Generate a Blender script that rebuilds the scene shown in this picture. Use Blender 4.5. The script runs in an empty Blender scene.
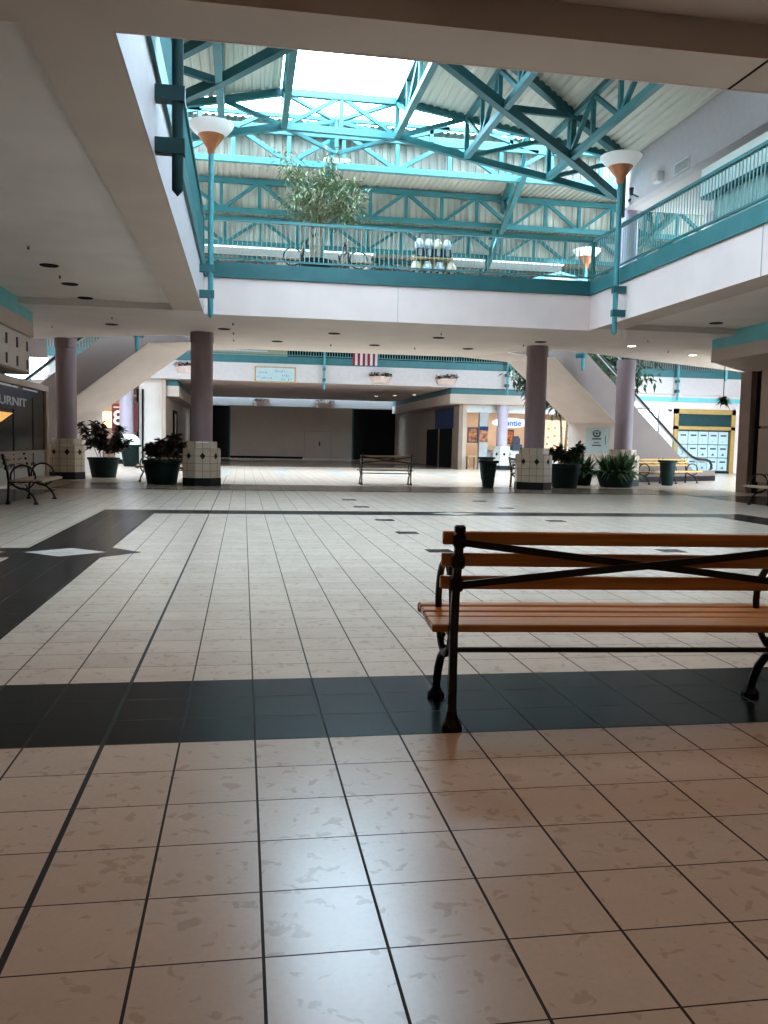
import bpy, math, random
from mathutils import Vector, Matrix
random.seed(7)
PI = math.pi
SC = bpy.context.scene
COL = SC.collection

# ------------------------------------------------------------------ materials
def nd(nt, typ, **kw):
    n = nt.nodes.new(typ)
    for k, v in kw.items():
        setattr(n, k, v)
    return n

def mat(name, col, rough=0.5, metal=0.0, var=0.12, scale=6.0, bump=0.0, spec=0.5, emit=None, estr=0.0, col2=None, detail=4.0):
    """Principled material with procedural colour mottling and optional bump."""
    m = bpy.data.materials.new(name); m.use_nodes = True
    nt = m.node_tree; b = nt.nodes['Principled BSDF']
    tc = nd(nt, 'ShaderNodeTexCoord')
    no = nd(nt, 'ShaderNodeTexNoise'); no.inputs['Scale'].default_value = scale; no.inputs['Detail'].default_value = detail
    nt.links.new(tc.outputs['Object'], no.inputs['Vector'])
    rp = nd(nt, 'ShaderNodeValToRGB')
    c2 = col2 if col2 else tuple(max(0, c * (1 - var)) for c in col)
    c1 = col if col2 else tuple(min(1, c * (1 + var * .5)) for c in col)
    rp.color_ramp.elements[0].position = .35; rp.color_ramp.elements[0].color = (*c2, 1)
    rp.color_ramp.elements[1].position = .65; rp.color_ramp.elements[1].color = (*c1, 1)
    nt.links.new(no.outputs['Fac'], rp.inputs['Fac'])
    nt.links.new(rp.outputs['Color'], b.inputs['Base Color'])
    b.inputs['Roughness'].default_value = rough; b.inputs['Metallic'].default_value = metal
    b.inputs['Specular IOR Level'].default_value = spec
    if bump:
        bp = nd(nt, 'ShaderNodeBump'); bp.inputs['Strength'].default_value = bump; bp.inputs['Distance'].default_value = .01
        nt.links.new(no.outputs['Fac'], bp.inputs['Height']); nt.links.new(bp.outputs['Normal'], b.inputs['Normal'])
    if emit:
        b.inputs['Emission Color'].default_value = (*emit, 1); b.inputs['Emission Strength'].default_value = estr
    return m

def mat_wood(name, ca, cb, rough=.3):
    m = bpy.data.materials.new(name); m.use_nodes = True
    nt = m.node_tree; b = nt.nodes['Principled BSDF']
    tc = nd(nt, 'ShaderNodeTexCoord'); mp = nd(nt, 'ShaderNodeMapping'); mp.inputs['Scale'].default_value = (1.2, 26, 26)
    nt.links.new(tc.outputs['Object'], mp.inputs['Vector'])
    no = nd(nt, 'ShaderNodeTexNoise'); no.inputs['Scale'].default_value = 2.2; no.inputs['Detail'].default_value = 6
    nt.links.new(mp.outputs['Vector'], no.inputs['Vector'])
    rp = nd(nt, 'ShaderNodeValToRGB')
    rp.color_ramp.elements[0].position = .3; rp.color_ramp.elements[0].color = (*ca, 1)
    rp.color_ramp.elements[1].position = .7; rp.color_ramp.elements[1].color = (*cb, 1)
    nt.links.new(no.outputs['Fac'], rp.inputs['Fac']); nt.links.new(rp.outputs['Color'], b.inputs['Base Color'])
    b.inputs['Roughness'].default_value = rough
    b.inputs['Coat Weight'].default_value = .2; b.inputs['Coat Roughness'].default_value = .15
    return m

def mat_glass(name, tint=(.85, .95, .95), gloss=.12, rough=.03):
    """thin pane: mostly transparent with a fresnel sheen (casts no dark shadow)"""
    m = bpy.data.materials.new(name); m.use_nodes = True
    nt = m.node_tree; nt.nodes.clear()
    out = nd(nt, 'ShaderNodeOutputMaterial'); tr = nd(nt, 'ShaderNodeBsdfTransparent'); gl = nd(nt, 'ShaderNodeBsdfGlossy')
    mx = nd(nt, 'ShaderNodeMixShader'); no = nd(nt, 'ShaderNodeTexNoise'); mr = nd(nt, 'ShaderNodeMapRange')
    tr.inputs['Color'].default_value = (*tint, 1); gl.inputs['Roughness'].default_value = rough
    no.inputs['Scale'].default_value = 2.0
    mr.inputs['To Min'].default_value = gloss * .8; mr.inputs['To Max'].default_value = gloss * 1.2
    nt.links.new(no.outputs['Fac'], mr.inputs['Value']); nt.links.new(mr.outputs['Result'], mx.inputs['Fac'])
    nt.links.new(tr.outputs[0], mx.inputs[1]); nt.links.new(gl.outputs[0], mx.inputs[2]); nt.links.new(mx.outputs[0], out.inputs['Surface'])
    return m

TX, TP, TY, TPY = -.557, .3074, 2.015, .3085      # tile phase and pitch
def mat_tile(name, base, blotch, grout, rough=.2, spec=.5, gw=.008, joint=True, px=None, ph=None, offs=None, vary=.16, blot=.62):
    m = bpy.data.materials.new(name); m.use_nodes = True
    nt = m.node_tree; L = nt.links; b = nt.nodes['Principled BSDF']
    tc = nd(nt, 'ShaderNodeTexCoord'); sp = nd(nt, 'ShaderNodeSeparateXYZ'); L.new(tc.outputs['Object'], sp.inputs[0])
    def mth(op, a, bb=None, c=None):
        n = nd(nt, 'ShaderNodeMath', operation=op)
        for i, v in enumerate((a, bb, c)):
            if v is None: continue
            if isinstance(v, (int, float)): n.inputs[i].default_value = v
            else: L.new(v, n.inputs[i])
        return n.outputs[0]
    def cell(o, x0, p):
        t = mth('DIVIDE', mth('SUBTRACT', o, x0), p)
        fl = mth('FLOOR', t); fr = mth('SUBTRACT', t, fl)
        edge = mth('MULTIPLY', mth('MINIMUM', fr, mth('SUBTRACT', 1.0, fr)), p)
        return fl, edge
    fx, ex = cell(sp.outputs[0], TX, px or TP); fy, ey = cell(sp.outputs[1], TY, ph or TPY)
    cb = nd(nt, 'ShaderNodeCombineXYZ'); L.new(fx, cb.inputs[0]); L.new(fy, cb.inputs[1])
    wn = nd(nt, 'ShaderNodeTexWhiteNoise', noise_dimensions='2D'); L.new(cb.outputs[0], wn.inputs['Vector'])
    # blotches: chips of stone in the terrazzo, shifted per tile
    va = nd(nt, 'ShaderNodeVectorMath', operation='MULTIPLY_ADD'); L.new(wn.outputs['Color'], va.inputs[0]); va.inputs[1].default_value = (9, 9, 9); L.new(tc.outputs['Object'], va.inputs[2])
    n1 = nd(nt, 'ShaderNodeTexNoise'); n1.inputs['Scale'].default_value = 17; n1.inputs['Detail'].default_value = 3; n1.inputs['Distortion'].default_value = .5; L.new(va.outputs[0], n1.inputs['Vector'])
    r1 = nd(nt, 'ShaderNodeValToRGB'); r1.color_ramp.elements[0].position = blot; r1.color_ramp.elements[0].color = (0, 0, 0, 1); r1.color_ramp.elements[1].position = blot + .05; L.new(n1.outputs['Fac'], r1.inputs['Fac'])
    n2 = nd(nt, 'ShaderNodeTexNoise'); n2.inputs['Scale'].default_value = 5; n2.inputs['Detail'].default_value = 8; L.new(va.outputs[0], n2.inputs['Vector'])
    vor = nd(nt, 'ShaderNodeTexVoronoi'); vor.inputs['Scale'].default_value = 55; L.new(va.outputs[0], vor.inputs['Vector'])
    mixa = nd(nt, 'ShaderNodeMix', data_type='RGBA'); L.new(r1.outputs['Color'], mixa.inputs[0]); mixa.inputs[6].default_value = (*base, 1); mixa.inputs[7].default_value = (*blotch, 1)
    hs = nd(nt, 'ShaderNodeHueSaturation'); L.new(mixa.outputs[2], hs.inputs['Color'])
    val = mth('ADD', mth('MULTIPLY', wn.outputs['Value'], vary), mth('MULTIPLY', n2.outputs['Fac'], .14))
    val = mth('ADD', val, mth('MULTIPLY', vor.outputs['Distance'], .06))
    L.new(mth('ADD', val, .86), hs.inputs['Value'])
    msk = mth('LESS_THAN', mth('MINIMUM', ex, mth('MULTIPLY', ey, 1.6)), gw * .5)
    if joint:
        jm = mth('LESS_THAN', mth('ABSOLUTE', mth('SUBTRACT', sp.outputs[0], TX)), .009); msk = mth('MAXIMUM', msk, jm)
    mixb = nd(nt, 'ShaderNodeMix', data_type='RGBA'); L.new(msk, mixb.inputs[0]); L.new(hs.outputs['Color'], mixb.inputs[6]); mixb.inputs[7].default_value = (*grout, 1)
    L.new(mixb.outputs[2], b.inputs['Base Color'])
    rr = mth('ADD', mth('MULTIPLY', msk, .5), mth('ADD', rough - .05, mth('MULTIPLY', n2.outputs['Fac'], .06)))
    L.new(rr, b.inputs['Roughness']); b.inputs['Specular IOR Level'].default_value = spec
    bp = nd(nt, 'ShaderNodeBump'); bp.inputs['Strength'].default_value = .25; bp.inputs['Distance'].default_value = .003
    L.new(mth('ADD', mth('MULTIPLY', msk, -1.0), mth('MULTIPLY', n2.outputs['Fac'], .12)), bp.inputs['Height']); L.new(bp.outputs['Normal'], b.inputs['Normal'])
    return m

def mat_grid(name, base, grout, px, pz, gw=.008, rough=.25):
    """small glazed square wall tiles on the column bases (uses object space)"""
    m = bpy.data.materials.new(name); m.use_nodes = True
    nt = m.node_tree; b = nt.nodes['Principled BSDF']
    tc = nd(nt, 'ShaderNodeTexCoord'); br = nd(nt, 'ShaderNodeTexBrick')
    mp = nd(nt, 'ShaderNodeMapping'); mp.inputs['Rotation'].default_value = (PI / 2, 0, 0)
    nt.links.new(tc.outputs['Object'], mp.inputs['Vector']); nt.links.new(mp.outputs['Vector'], br.inputs['Vector'])
    br.offset = 0; br.inputs['Scale'].default_value = 1; br.inputs['Brick Width'].default_value = px; br.inputs['Row Height'].default_value = pz
    br.inputs['Mortar Size'].default_value = gw; br.inputs['Color1'].default_value = (*base, 1); br.inputs['Color2'].default_value = (*[c * .93 for c in base], 1); br.inputs['Mortar'].default_value = (*grout, 1)
    nt.links.new(br.outputs['Color'], b.inputs['Base Color']); b.inputs['Roughness'].default_value = rough
    return m

MT = {}
MT['tile'] = mat_tile('floor_tile_beige', (.61, .48, .395), (.52, .39, .305), (.022, .016, .012), rough=.245, spec=.36, vary=.07, blot=.60)
MT['tile_dark'] = mat_tile('floor_tile_black', (.009, .011, .012), (.014, .016, .018), (.045, .045, .04), rough=.24, spec=.13, joint=True, vary=.2)
MT['tile_white'] = mat_tile('floor_tile_pale', (.66, .58, .52), (.5, .42, .36), (.3, .27, .24), rough=.17, joint=False)
MT['tile_mid'] = mat_tile('floor_tile_shaded', (.36, .28, .225), (.30, .23, .18), (.05, .04, .03), rough=.22, spec=.35, joint=False, vary=.08)  # floor tile darkened: soffit shade and reflection put into the colour
MT['tile_far'] = mat_tile('floor_tile_corridor_dim', (.32, .25, .20), (.27, .20, .16), (.05, .04, .03), rough=.22, spec=.3, joint=False, vary=.08)  # same floor tile, darkened to paint the corridor's dim light
MT['soffit'] = mat('soffit_paint', (.52, .43, .365), .7, var=.05, scale=1.3)
MT['soffit_in'] = mat('recess_ceiling_paint', (.67, .60, .55), .75, var=.05, scale=1.1)
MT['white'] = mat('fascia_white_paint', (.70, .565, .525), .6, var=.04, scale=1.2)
MT['cream'] = mat('cream_wall_paint', (.62, .54, .49), .65, var=.06, scale=1.5)
MT['escside'] = mat('shaded_brown_paint', (.155, .11, .095), .6, var=.05, scale=1.5)  # cream escalator sides painted dark to carry their shade
MT['upwall'] = mat('upper_wall_paint', (.56, .50, .50), .6, var=.04)
MT['mauve'] = mat('mauve_column_paint', (.27, .195, .205), .55, var=.06, scale=2)
MT['lilac'] = mat('lilac_column_paint', (.47, .41, .48), .55, var=.05, scale=2)
MT['teal'] = mat('teal_paint', (.042, .18, .188), .42, var=.1, scale=3)
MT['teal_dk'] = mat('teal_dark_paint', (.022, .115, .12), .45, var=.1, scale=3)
MT['teal_lt'] = mat('teal_light_paint', (.16, .48, .51), .45, var=.08, scale=3)
MT['deck'] = mat('roof_deck_cream', (.60, .565, .48), .6, var=.02, scale=.5)
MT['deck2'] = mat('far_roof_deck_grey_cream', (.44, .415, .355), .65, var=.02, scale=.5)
MT['white_shade'] = mat('shaded_fascia_white', (.42, .37, .365), .6, var=.04)  # fascia white darkened: weaker light on the left face is in the colour
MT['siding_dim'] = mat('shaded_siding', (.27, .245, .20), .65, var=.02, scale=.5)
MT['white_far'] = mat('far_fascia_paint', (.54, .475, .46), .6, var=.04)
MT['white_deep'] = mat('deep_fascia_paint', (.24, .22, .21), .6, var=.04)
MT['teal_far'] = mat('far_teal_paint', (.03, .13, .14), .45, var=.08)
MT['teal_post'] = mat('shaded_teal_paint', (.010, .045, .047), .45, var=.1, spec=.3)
MT['teal_mid'] = mat('lamp_teal_paint', (.085, .29, .31), .45, var=.08)
MT['iron'] = mat('black_cast_iron', (.012, .011, .011), .38, metal=.3, var=.3, scale=30, bump=.15)
MT['bwood'] = mat_wood('bench_orange_wood', (.40, .145, .028), (.64, .275, .06), .28)
MT['bwood_dk'] = mat_wood('bench_brown_wood', (.13, .055, .02), (.25, .11, .045), .35)
MT['bwood_mid'] = mat_wood('bench_tan_wood', (.20, .12, .065), (.36, .235, .135), .4)
MT['bwood_pale'] = mat_wood('bench_faded_wood', (.34, .24, .15), (.50, .37, .25), .4)
MT['bwood_yel'] = mat_wood('bench_yellow_wood', (.40, .22, .05), (.55, .33, .09), .4)
MT['basetile'] = mat_grid('column_base_tile', (.50, .41, .315), (.26, .2, .15), .2, .2)
MT['basetile_w'] = mat_grid('column_base_tile_white', (.55, .54, .52), (.5, .5, .48), .2, .2)
MT['black'] = mat('black_tile', (.010, .010, .010), .4, var=.3, spec=.25)
MT['darkgap'] = mat('dark_recess', (.014, .013, .013), .8, var=.2, spec=.1)
MT['green_pot'] = mat('dark_green_plastic', (.006, .018, .015), .5, var=.25, scale=5, spec=.2)
MT['soil'] = mat('potting_soil', (.03, .02, .014), .95, var=.5, scale=40, bump=.5)
MT['leaf_dk'] = mat('leaf_dark_green', (.025, .06, .022), .5, var=.5, scale=4)
MT['leaf_red'] = mat('leaf_bronze_red', (.085, .022, .025), .5, col2=(.028, .045, .02), scale=3)
MT['leaf_mid'] = mat('leaf_mid_green', (.07, .15, .045), .5, var=.5, scale=4)
MT['leaf_ol'] = mat('leaf_olive', (.17, .21, .10), .55, var=.45, scale=3)
MT['bark'] = mat('pale_bark', (.36, .27, .19), .8, var=.3, scale=20, bump=.4)
MT['copper'] = mat('brushed_copper', (.56, .24, .12), .38, metal=.75, var=.12, scale=8)
MT['bowl'] = mat('frosted_lamp_bowl', (.84, .84, .82), .45, var=.03, emit=(1, 1, .97), estr=.12)
MT['rubber'] = mat('black_rubber', (.012, .012, .013), .45, var=.2)
MT['steel'] = mat('brushed_steel', (.42, .42, .42), .35, metal=.9, var=.08, scale=12)
MT['glass'] = mat_glass('clear_pane', (.9, .95, .95), .08)
MT['skyglass'] = mat_glass('skylight_pane', (.97, .99, 1), .04)
MT['darkglass'] = mat('dark_store_glass', (.055, .055, .042), .22, var=.15, scale=1.2, spec=.8)
MT['blackout'] = mat('unlit_store_black', (.010, .010, .010), .8, var=.2, spec=.1)
MT['shutter'] = mat('beige_shutter', (.56, .46, .40), .65, var=.05, scale=1)
MT['slot'] = mat('dark_slot', (.03, .022, .018), .6)
MT['panel'] = mat('pale_stone_panel', (.66, .60, .55), .5, var=.06, scale=4)
MT['brown'] = mat('dim_brown_paint', (.30, .215, .17), .6, var=.08, scale=2)
MT['brown_lt'] = mat('tan_wall_panel', (.46, .35, .28), .6, var=.06, scale=2)
MT['yellowframe'] = mat('yellow_oak_frame', (.40, .25, .075), .5, var=.12, scale=9)
MT['paper'] = mat('white_paper', (.42, .50, .50), .8, var=.03, scale=3)
MT['ink'] = mat('dark_print', (.05, .06, .09), .7)
MT['ink_blue'] = mat('blue_print', (.04, .07, .36), .6)
MT['ink_pur'] = mat('purple_print', (.16, .11, .34), .6)
MT['blue_sign'] = mat('blue_sign_panel', (.012, .035, .10), .5, var=.15, spec=.25)
MT['navy'] = mat('navy_sign_panel', (.03, .035, .11), .3, var=.2)
MT['signwhite'] = mat('sign_white', (.72, .74, .78), .5, emit=(1, 1, 1), estr=.05)
MT['auntie'] = mat('sign_blue_letters', (.03, .08, .46), .4, emit=(.03, .1, .7), estr=.25)
MT['gold'] = mat('lit_gold_panel', (.8, .45, .12), .5, emit=(1, .55, .16), estr=.7)
MT['warm'] = mat('warm_lit_wall', (.52, .42, .33), .6, var=.06, scale=2, emit=(1, .6, .35), estr=.05)
MT['warm_glow'] = mat('warm_glow_panel', (.9, .66, .32), .6, emit=(1, .66, .25), estr=1.3)
MT['red'] = mat('red_banner', (.12, .010, .014), .6, var=.15)
MT['redcloth'] = mat('red_cloth', (.25, .015, .025), .8, var=.1, scale=12)
MT['whitecloth'] = mat('white_cloth', (.52, .50, .50), .8, var=.05, scale=12)
MT['menu'] = mat('menu_print_orange', (.55, .2, .06), .5, col2=(.09, .03, .02), scale=6)
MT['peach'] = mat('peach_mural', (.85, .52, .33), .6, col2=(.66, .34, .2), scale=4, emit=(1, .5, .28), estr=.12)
MT['doorwood'] = mat('orange_door_wood', (.45, .20, .06), .45, var=.2, scale=5)
MT['grey'] = mat('grey_paint', (.36, .355, .345), .55, var=.06)
MT['pale'] = mat('pale_grey_paint', (.68, .68, .66), .55, var=.05)
MT['lens'] = mat('lit_downlight_lens', (1, .9, .75), .4, emit=(1, .88, .68), estr=9)
MT['lens_off'] = mat('unlit_downlight', (.008, .007, .006), .7, spec=.1)
MT['tube'] = mat('white_light_trough', (.9, .95, .95), .5, emit=(.9, 1, 1), estr=1.0)
MT['mesh_grey'] = mat('perforated_grey', (.42, .43, .42), .6, var=.3, scale=40)
MT['curtain'] = mat('pale_green_curtain', (.50, .66, .60), .7, var=.06, scale=2)
MT['signbox'] = mat('mint_white_sign', (.80, .88, .84), .5, var=.02, emit=(.85, 1, .95), estr=.12)
MT['baluster'] = mat('pale_teal_baluster', (.24, .44, .44), .4, var=.08)
MT['clear'] = mat('vending_globe', (.82, .80, .76), .2, col2=(.35, .38, .40), scale=14)
MT['goldtoy'] = mat('capsules_gold', (.78, .52, .16), .3, col2=(.75, .70, .62), scale=16)
MT['flower'] = mat('basket_flowers', (.62, .30, .34), .6, col2=(.75, .66, .62), scale=9)
MT['basket'] = mat('pinkish_planter', (.60, .46, .40), .7, var=.1)
MT['yellowbox'] = mat('yellow_display', (.34, .29, .16), .5, var=.15, scale=1.5, emit=(.9, .75, .35), estr=.05)
MT['woodframe'] = mat('oak_frame', (.46, .29, .13), .5, var=.2, scale=9)

# ------------------------------------------------------------------ mesh collecting
class M:
    def __init__(s): s.v = []; s.f = []; s.mi = []
    def add(s, vs, fs, mi=0):
        o = len(s.v); s.v += [tuple(v) for v in vs]; s.f += [tuple(i + o for i in f) for f in fs]; s.mi += [mi] * len(fs); return s
    def box(s, x0, x1, y0, y1, z0, z1, mi=0):
        return s.add([(x0, y0, z0), (x1, y0, z0), (x1, y1, z0), (x0, y1, z0), (x0, y0, z1), (x1, y0, z1), (x1, y1, z1), (x0, y1, z1)],
                     [(0, 3, 2, 1), (4, 5, 6, 7), (0, 1, 5, 4), (1, 2, 6, 5), (2, 3, 7, 6), (3, 0, 4, 7)], mi)
    def rbox(s, x0, x1, y0, y1, z0, z1, r=.006, mi=0):
        """box with chamfered edges"""
        xs = ((x0, y0, z0), (x1, y1, z1)); vs = []; idx = {}
        for i in (0, 1):
            for j in (0, 1):
                for k in (0, 1):
                    for a in range(3):
                        p = [xs[i][0], xs[j][1], xs[k][2]]; sg = [(1, -1)[i], (1, -1)[j], (1, -1)[k]]
                        for b in range(3):
                            if b != a: p[b] += sg[b] * r
                        idx[(i, j, k, a)] = len(vs); vs.append(p)
        fs = []
        for a in range(3):
            b, c = (a + 1) % 3, (a + 2) % 3
            for e in (0, 1):
                def key(u, w):
                    t = [0, 0, 0]; t[a] = e; t[b] = u; t[c] = w; return idx[(*t, a)]
                q = [key(0, 0), key(1, 0), key(1, 1), key(0, 1)]
                fs.append(q if e else q[::-1])
            for u in (0, 1):
                for w in (0, 1):
                    def k2(e, ax):
                        t = [0, 0, 0]; t[a] = e; t[b] = u; t[c] = w; return idx[(*t, ax)]
                    q = [k2(0, b), k2(1, b), k2(1, c), k2(0, c)]
                    fs.append(q if (u != w) else q[::-1])
        for i in (0, 1):
            for j in (0, 1):
                for k in (0, 1):
                    t = [idx[(i, j, k, 0)], idx[(i, j, k, 1)], idx[(i, j, k, 2)]]
                    fs.append(t if (i + j + k) % 2 == 0 else t[::-1])
        return s.add(vs, fs, mi)
    def quad(s, a, b, c, d, mi=0): return s.add([a, b, c, d], [(0, 1, 2, 3)], mi)
    def poly(s, pts, mi=0): return s.add(pts, [tuple(range(len(pts)))], mi)
    def prism(s, pts, z0, z1, mi=0):
        n = len(pts); vs = [(x, y, z0) for x, y in pts] + [(x, y, z1) for x, y in pts]
        return s.add(vs, [tuple(range(n))[::-1], tuple(range(n, 2 * n))] + [(i, (i + 1) % n, (i + 1) % n + n, i + n) for i in range(n)], mi)
    def prism_map(s, pts, w0, w1, fn, mi=0):
        n = len(pts); vs = [fn(a, w0, b) for a, b in pts] + [fn(a, w1, b) for a, b in pts]
        return s.add(vs, [tuple(range(n))[::-1], tuple(range(n, 2 * n))] + [(i, (i + 1) % n, (i + 1) % n + n, i + n) for i in range(n)], mi)
    def bar(s, p, q, w, h=None, up=(0, 0, 1), mi=0):
        h = w if h is None else h
        p, q = Vector(p), Vector(q); d = (q - p).normalized(); u = Vector(up)
        if abs(d.dot(u)) > .98: u = Vector((0, 1, 0))
        a = d.cross(u).normalized() * w / 2; b = a.cross(d).normalized() * h / 2
        vs = [p - a - b, p + a - b, p + a + b, p - a + b, q - a - b, q + a - b, q + a + b, q - a + b]
        return s.add(vs, [(0, 3, 2, 1), (4, 5, 6, 7), (0, 1, 5, 4), (1, 2, 6, 5), (2, 3, 7, 6), (3, 0, 4, 7)], mi)
    def tube(s, pts, r, n=8, closed=False, mi=0):
        pts = [Vector(p) for p in pts]; rs = r if isinstance(r, (list, tuple)) else [r] * len(pts); N = len(pts); vs = []; pn = None
        for i, p in enumerate(pts):
            if closed: d = pts[(i + 1) % N] - pts[i - 1]
            else: d = pts[min(i + 1, N - 1)] - pts[max(i - 1, 0)]
            d.normalize()
            if pn is None:
                u = Vector((0, 0, 1)) if abs(d.z) < .9 else Vector((1, 0, 0)); a = d.cross(u).normalized()
            else: a = (pn - d * pn.dot(d)).normalized()
            pn = a; b = d.cross(a)
            vs += [p + (a * math.cos(2 * PI * k / n) + b * math.sin(2 * PI * k / n)) * rs[i] for k in range(n)]
        fs = []
        for i in range(N if closed else N - 1):
            j = (i + 1) % N
            fs += [(i * n + k, i * n + (k + 1) % n, j * n + (k + 1) % n, j * n + k) for k in range(n)]
        if not closed: fs += [tuple(range(n))[::-1], tuple(range((N - 1) * n, N * n))]
        return s.add(vs, fs, mi)
    def lathe(s, prof, c=(0, 0, 0), n=24, rot=0, cap=True, mi=0):
        vs = []
        for r, z in prof:
            vs += [(c[0] + r * math.cos(rot + 2 * PI * k / n), c[1] + r * math.sin(rot + 2 * PI * k / n), c[2] + z) for k in range(n)]
        fs = []
        for i in range(len(prof) - 1):
            fs += [(i * n + k, i * n + (k + 1) % n, (i + 1) * n + (k + 1) % n, (i + 1) * n + k) for k in range(n)]
        if cap: fs += [tuple(range(n))[::-1], tuple(range((len(prof) - 1) * n, len(prof) * n))]
        return s.add(vs, fs, mi)
    def xf(s, mtx): s.v = [tuple(mtx @ Vector(v)) for v in s.v]; return s

def obj(name, m, mt, parent=None, off=None, smooth=False):
    me = bpy.data.meshes.new(name)
    vs = m.v
    if parent is not None and off is None: off = parent.get('_o')
    if off is not None: vs = [(a - off[0], b - off[1], c - off[2]) for a, b, c in vs]
    me.from_pydata(vs, [], m.f)
    for k in (mt if isinstance(mt, (list, tuple)) else [mt]): me.materials.append(MT[k])
    if any(m.mi): me.polygons.foreach_set('material_index', m.mi)
    me.update()
    if smooth:
        me.polygons.foreach_set('use_smooth', [True] * len(me.polygons)); me.set_sharp_from_angle(angle=math.radians(38))
    o = bpy.data.objects.new(name, me); COL.objects.link(o)
    if parent is not None: o.parent = parent
    return o

def tag(o, label, cat, group=None):
    o['label'] = label; o['category'] = cat; o['kind'] = 'thing'
    if group: o['group'] = group
    return o

def thing(name, label, cat, loc=(0, 0, 0), rz=0, group=None, world=True):
    """Empty at the thing's base; with world=True its parts are written in world coordinates"""
    o = bpy.data.objects.new(name, None); COL.objects.link(o); o.empty_display_size = .2
    o.location = loc; o.rotation_euler = (0, 0, rz)
    tag(o, label, cat, group)
    if world: o['_o'] = tuple(loc)
    return o

def single(name, m, mt, label, cat, loc, group=None, smooth=False):
    o = obj(name, m, mt, None, loc, smooth); o.location = loc
    return tag(o, label, cat, group)

def struct(name, m, mt, smooth=False):
    o = obj(name, m, mt, smooth=smooth); o['kind'] = 'structure'; return o

def dup(root, loc, rz, label, group=None):
    r = root.copy(); COL.objects.link(r); r.location = loc; r.rotation_euler = (0, 0, rz); r['label'] = label
    if group: r['group'] = group
    elif 'group' in r.keys(): del r['group']
    for ch in list(root.children):
        c = ch.copy(); COL.objects.link(c); c.parent = r
        for g in list(ch.children):
            d = g.copy(); COL.objects.link(d); d.parent = c
    return r

def text(name, body, size, mt, mtx, parent=None, extrude=.004, align='CENTER'):
    cu = bpy.data.curves.new(name, 'FONT'); cu.body = body; cu.size = size; cu.align_x = align; cu.align_y = 'CENTER'; cu.extrude = extrude; cu.offset = size * .018
    cu.materials.append(MT[mt])
    tmp = bpy.data.objects.new('tmp', cu); COL.objects.link(tmp); bpy.context.view_layer.update()
    me = bpy.data.meshes.new_from_object(tmp.evaluated_get(bpy.context.evaluated_depsgraph_get())); me.name = name
    bpy.data.objects.remove(tmp); bpy.data.curves.remove(cu)
    if not me.materials: me.materials.append(MT[mt])
    o = bpy.data.objects.new(name, me); COL.objects.link(o)
    if parent is not None:
        o.parent = parent; off = parent.get('_o') or (0, 0, 0)
        mtx = Matrix.Translation(-Vector(off)) @ mtx
    o.matrix_local = mtx
    return o
def facing_y(x, y, z): return Matrix.Translation((x, y, z)) @ Matrix.Rotation(PI / 2, 4, 'X')            # reads from -y
def facing_x(x, y, z): return Matrix.Translation((x, y, z)) @ Matrix.Rotation(PI / 2, 4, 'Z') @ Matrix.Rotation(PI / 2, 4, 'X')   # reads from +x

# ------------------------------------------------------------------ camera
fpx, pit, yaw, roll = 862., -.0799, .1630, .0205
cy, sy, cp, sp_, cr, sr = math.cos(yaw), math.sin(yaw), math.cos(pit), math.sin(pit), math.cos(roll), math.sin(roll)
F = Vector((sy * cp, cy * cp, sp_)); Rt = Vector((cy, -sy, 0)); U = Rt.cross(F)
r_ = cr * Rt + sr * U; u_ = -sr * Rt + cr * U
cd = bpy.data.cameras.new('camera'); co = bpy.data.objects.new('camera', cd); COL.objects.link(co)
mw = Matrix((r_, u_, -F)).transposed().to_4x4(); mw.translation = (0, 0, 1.25); co.matrix_world = mw
cd.sensor_fit = 'VERTICAL'; cd.sensor_height = 24; cd.lens = fpx / 1024 * 24; cd.clip_start = .05; cd.clip_end = 300
SC.camera = co

# ------------------------------------------------------------------ floor with its inlay pattern and shade-toned bands
fl = M()
fl.box(-22, 30, -9, 66, -.25, 0)
e = .0012
def rect(x0, x1, y0, y1, mi): fl.quad((x0, y0, e), (x1, y0, e), (x1, y1, e), (x0, y1, e), mi)
XL0, XL1, XR0, XR1 = -2.36, -1.46, 8.72, 9.62
YN0, YN1, YF0, YF1 = 3.557, 4.483, 14.76, 15.5
rect(XL0, XR1, YN0, YN1, 1)
rect(XL0, XR1, YF0, YF1, 1)
rect(XL0, XL1, YN1, YF0, 1); rect(XR0, XR1, YN1, YF0, 1)
YC, HW = 9.7, .39
for s, xi, xo in ((-1, XL1, XL0), (1, XR0, XR1)):                       # side cross bands ending in a pointed tip
    a, b = (xi, xi - s * .37)
    pts = [(a, YC - .44, e), (b, YC, e), (a, YC + .40, e)]
    fl.poly(pts if s < 0 else pts[::-1], 1)
    x0, x1 = sorted((xo, xo + s * 2.6)); rect(x0, x1, YC - .42, YC + .38, 1)
    for cx in ((xi + xo) / 2 - s * .02, (xi + xo) / 2 + s * 1.02):
        fl.poly([(cx - .43, YC, 2 * e), (cx, YC - .36, 2 * e), (cx + .43, YC, 2 * e), (cx, YC + .36, 2 * e)], 2)
for cx, cyy in ((3.75, 15.13), (3.75, 4.02)):
    if cyy > 10: fl.poly([(cx - .42, cyy, 2 * e), (cx, cyy - .3, 2 * e), (cx + .42, cyy, 2 * e), (cx, cyy + .3, 2 * e)], 2)
for x in (2.28, 5.2):
    for y in (9.82, 11.83, 13.79, 16.58, 18.58):
        rect(x - .15, x + .15, y - .15, y + .15, 1)
rect(-4.6, 12.2, 21.75, 22.0, 1)                                          # thin dark line before the columns
rect(-9, -4.3, 3, 21.2, 1); rect(11.8, 16, 3, 21.6, 1)
for k in range(5): rect(-1 + k * 2.2, -.4 + k * 2.2, 31.0, 37.5, 2)
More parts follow.
